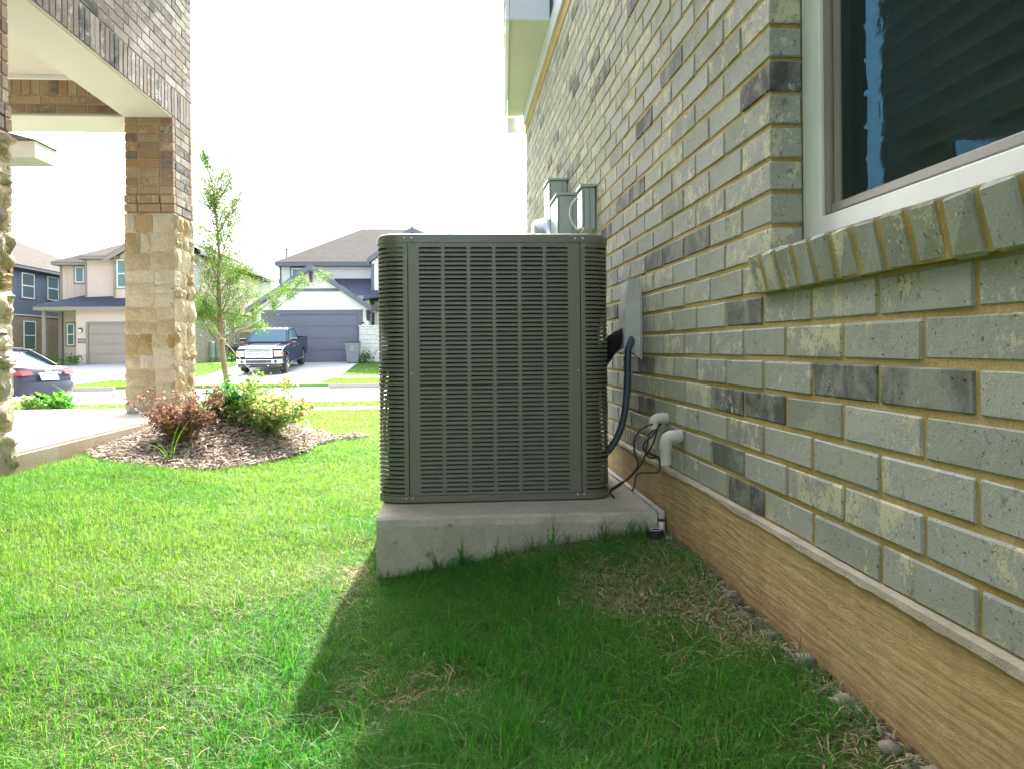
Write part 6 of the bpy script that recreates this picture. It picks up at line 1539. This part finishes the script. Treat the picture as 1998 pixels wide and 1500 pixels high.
def liriope(label, cx_, cy_, rad, h, n, seed, c1=(.07, .17, .05), c2=(.22, .30, .14), w=.006, cat='ornamental grass', name='ornamental_grass', group=None, bend=.9):
    r = np.random.default_rng(seed); a = r.uniform(0, 6.28, n); q = r.uniform(0, rad, n); X = cx_+q*np.cos(a); Y = cy_+q*np.sin(a)
    v, f, c = blades_np(np.stack([X, Y, ground(X, Y)+.005], 1), h*r.lognormal(0, .25, n), np.full(n, w), a+r.normal(0, .5, n), np.clip(r.normal(bend, .35, n), .1, 1.6), mixcol(n, c1, c2, .15, r), 5)
    return place(name, mesh_np(name, v, f, c), M['leaf'], label=label, cat=cat, group=group)
liriope('clump of strappy grass right behind the far column beside the mulch bed', -2.15, 7.72, .16, .30, 190, 1)
liriope('second clump of strappy grass between the column and the young tree', -1.98, 8.0, .18, .30, 200, 2)
liriope('tall bright green weed blades arching in front of the dark red shrub', -1.80, 5.10, .035, .24, 7, 15, (.10, .38, .03), (.16, .45, .05), .007, 'weed', 'weed', bend=1.2)
liriope('thin grey green grass clump beyond the porch, right of the leafy plant', *seg(165, 797, 8.4)[:2], .10, .36, 70, 4, (.12, .20, .10), (.25, .33, .20))
pl = seg(100, 797, 8.2)
shrub('leafy_plant', 'broad leaved green plant beyond the porch slab, in front of the parked car', 'plant', pl[0], pl[1], .22, .16, .32, 420, .085, (.06, .26, .05), (.14, .36, .08), 13, 16, .5, 0)
pl = seg(58, 799, 8.1)
shrub('leafy_plant', 'smaller green plant beside the near stone column, in front of the parked car', 'plant', pl[0], pl[1], .14, .12, .28, 240, .07, (.10, .24, .08), (.22, .34, .14), 14, 10, .4, 0)
bs_ = seg(250, 800, 7.9)
# soil bed past the slab
t = MB(); t.v = []
xs2 = np.linspace(-6, -2.5, 30); ys2 = np.linspace(7.46, 8.7, 12)
place('soil_bed', grid_mesh('soil_bed', xs2, ys2, lambda X, Y: ground(X, Y)+.012+.012*fbm(X*8, Y*8, 91, 3)), simple('brown bed soil', (.20,.13,.09), 1, var=.4, scale=15, bmp=1, bscale=50), kind='structure')
# red twig reaching over from the left of the far column
tw = thing('shrub', 'single arching red leaved twig at the left side of the far column', 'shrub', (-2.6, 6.55, SLAB)); 
P_ = [seg(285, 815, 5.6), seg(268, 800, 5.6), seg(252, 786, 5.6), seg(235, 775, 5.6), seg(222, 772, 5.6)]
tw.location = P_[0]; tt_ = MB(); tt_.tube(P_, [.003, .0025, .002, .0015, .001], 4); tt_.build('stem', M['cable'], tw)
cc_ = np.array([Vector(P_[i]).lerp(Vector(P_[i+1]), f_) for i in range(4) for f_ in np.linspace(0, 1, 9)]); cc_ = np.repeat(cc_, 3, 0)+RNG.normal(size=(108, 3))*.006
leaf_cloud('foliage', cc_, .018, mixcol(108, (.16, .05, .05), (.22, .10, .08), .2), tw)
# drip hose by the bed
hz = lambda px, py: (lambda p: Vector((p[0], p[1], gz(p[0], p[1])+.022)))(seg(px, py, 6.3))
place('drip_hose', MB().tube(wob([tuple(Vector(seg(*q))) for q in ((560, 856, 5.7), (582, 850, 5.9), (597, 838, 6.1), (602, 826, 6.35), (596, 818, 6.5))], 6), .008, 8).mesh('drip_hose'), simple('tan drip hose', (.38,.34,.28), .6), label='short loop of tan drip hose at the right edge of the mulch bed', cat='hose')

# ------------------------------------------------------------------ young tree on the lawn
def young_tree():
    rr = random.Random(12); y0 = 14.0-.75; base = seg(452, 797, y0); base = (base[0], base[1], gz(base[0], base[1]))
    tr = thing('young_tree', 'slender young tree with thin airy foliage on the lawn, beside the far stone column', 'tree', base)
    D_ = lambda px, py, dd=0: Vector(seg(px, py, y0+dd))
    trunk = [Vector(base)-Vector((0, 0, .05)), D_(449, 775), D_(441, 735), D_(434, 690), D_(430, 650), D_(428, 600, .05), D_(426, 550, 0), D_(428, 500, -.05), D_(424, 450), D_(420, 400, .03), D_(412, 350, 0), D_(404, 318, 0)]
    rad = [.062, .056, .050, .047, .043, .036, .030, .024, .018, .013, .008, .004]
    t = MB(); t.tube(trunk, rad, 10); t.build('trunk', M['bark'], tr)
    br_ = MB(); twigs = []
    def grow(p, d, L_, r_, depth):
        pts = [p]; dd = d.normalized(); n = 4
        for k in range(n):
            dd = (dd+Vector((rr.uniform(-.18, .18), rr.uniform(-.18, .18), rr.uniform(-.05, .16)))).normalized(); pts.append(pts[-1]+dd*L_/n)
        br_.tube(pts, [r_*(1-.7*k/n) for k in range(n+1)], 5, False)
        if depth == 0: twigs.append(pts)
        else:
            for k in range(1, n+1):
                for _ in range(2 if depth > 1 else 2):
                    a = Vector((rr.uniform(-1, 1), rr.uniform(-1, 1), rr.uniform(-.3, .8))).normalized(); grow(pts[k], (dd*.8+a*.8), L_*rr.uniform(.35, .55), r_*.45, depth-1)
            if depth == 1: twigs.append(pts)
    tg = [((430, 640), (385, 570), 0, .9), ((429, 620), (470, 560), .2, .9), ((427, 590), (392, 520), -.3, .8), ((427, 570), (492, 515), 0, .9), ((426, 545), (400, 460), .3, .8), ((428, 510), (480, 430), -.2, .9), ((427, 490), (395, 400), 0, .8),
          ((425, 460), (470, 390), .2, .8), ((423, 430), (400, 360), -.2, .7), ((421, 405), (455, 345), 0, .7), ((415, 370), (440, 320), .1, .6), ((410, 345), (395, 305), 0, .5), ((425, 455), (484, 345), .0, 1.0), ((428, 600), (395, 640), -.3, .7), ((430, 645), (398, 600), .4, .8), ((431, 660), (480, 600), .5, .6), ((428, 520), (445, 480), -.6, .7), ((427, 560), (440, 520), .7, .7), ((424, 440), (434, 400), .6, .6)]
    for a, b_, dd, s_ in tg:
        p, q = D_(*a), D_(*b_, dd); grow(p, q-p, (q-p).length*.9, .014*s_, 2)
    for k in range(46):
        f_ = rr.random()**.9; i_ = 3+f_*7.4; p = trunk[int(i_)].lerp(trunk[min(int(i_)+1, 11)], i_-int(i_)); a = rr.uniform(0, 6.283); up_ = rr.uniform(.5, 1.3)
        grow(p, Vector((math.cos(a), math.sin(a), up_)), rr.uniform(.5, .8)*(1.15-.42*f_), .007, 1)
    # the long low limb reaching right over the driveway
    for lp in ([(432, 668), (462, 640), (500, 612), (540, 580), (575, 562), (600, 552)], [(455, 650), (490, 640), (530, 610), (560, 585), (592, 560)], [(432, 672), (415, 655), (396, 625), (386, 600)]):
        pts = [D_(*q, .1*k) for k, q in enumerate(lp)]; br_.tube(pts, [.014*(1-.8*k/(len(pts)-1)) for k in range(len(pts))], 5, False)
        for k in range(1, len(pts)):
            for _ in range(3):
                a = Vector((rr.uniform(-.6, 1), rr.uniform(-1, 1), rr.uniform(-.4, .7))).normalized(); grow(pts[k], (pts[k]-pts[k-1]).normalized()*.6+a*.9, rr.uniform(.18, .34), .004, 1)
    br_.build('branch', M['bark'], tr)
    r = np.random.default_rng(3); tw_ = np.array([[list(p) for p in pts] for pts in twigs]); n = 44000; ci = r.integers(0, len(tw_), n); f_ = r.random(n)*4*.999; k = f_.astype(int); f_ = (f_-k)[:, None]
    pt = tw_[ci, k]*(1-f_)+tw_[ci, k+1]*f_+r.normal(size=(n, 3))*.04
    cl = fbm(pt[:, 0]*2.6+pt[:, 2]*1.7, pt[:, 1]*2.6+pt[:, 2]*2.2, 8, 2); pt = pt[cl > .36]
    leaf_cloud('foliage', pt, .030, mixcol(len(pt), (.06, .17, .035), (.17, .30, .06), .25, r), tr, asp=.5, rng=r)
    # guy tape and stake ropes
    t = MB(); c_ = D_(434, 662); t.tube([c_+Vector((.06*math.cos(a), .06*math.sin(a), .01*math.sin(3*a))) for a in np.linspace(0, 6.28, 13)], .012, 6, False); t.tube([c_, D_(500, 735, 2.0)], .004, 5); t.tube([c_, D_(420, 640, -1.5)], .004, 5); t.build('guy_tape', simple('pale guy tape', (.50,.48,.30), .7), tr)
young_tree()
# little plants at the houses opposite
for k, (px, py, y_, lab) in enumerate(((714, 706, 41.4, 'small dark green plant at the foot of the white stone pier'), (100, 708, 41.3, 'low green plant at the porch post of the tan house'), (143, 707, 41.2, 'sparse low plant between the porch and the taupe garage door'), (452, 697, 44.5, 'small bright green bush at the brick side of the tan house'))):
    x, _ = at(px, py, y_); z_ = float(np.interp(y_, YB, ZB)); r = np.random.default_rng(60+k); e = thing('bush', lab, 'bush', (x, y_, z_))
    n = 260; P = r.normal(size=(n, 3))*np.array([.22, .18, .15])+np.array([x, y_, z_+.28]); P[:, 2] = np.maximum(P[:, 2], z_+.03)
    if k in (1, ): P = P*1.0+r.normal(size=(n, 3))*np.array([.5, .05, 0])
    leaf_cloud('foliage', P, .12, mixcol(n, (.05, .13, .04), (.10, .20, .05), .25, r), e, rng=r)
    t = MB(); t.tube([(x, y_, z_-.02), (x, y_, z_+.3)], .02, 5); t.build('stem', M['bark'], e)
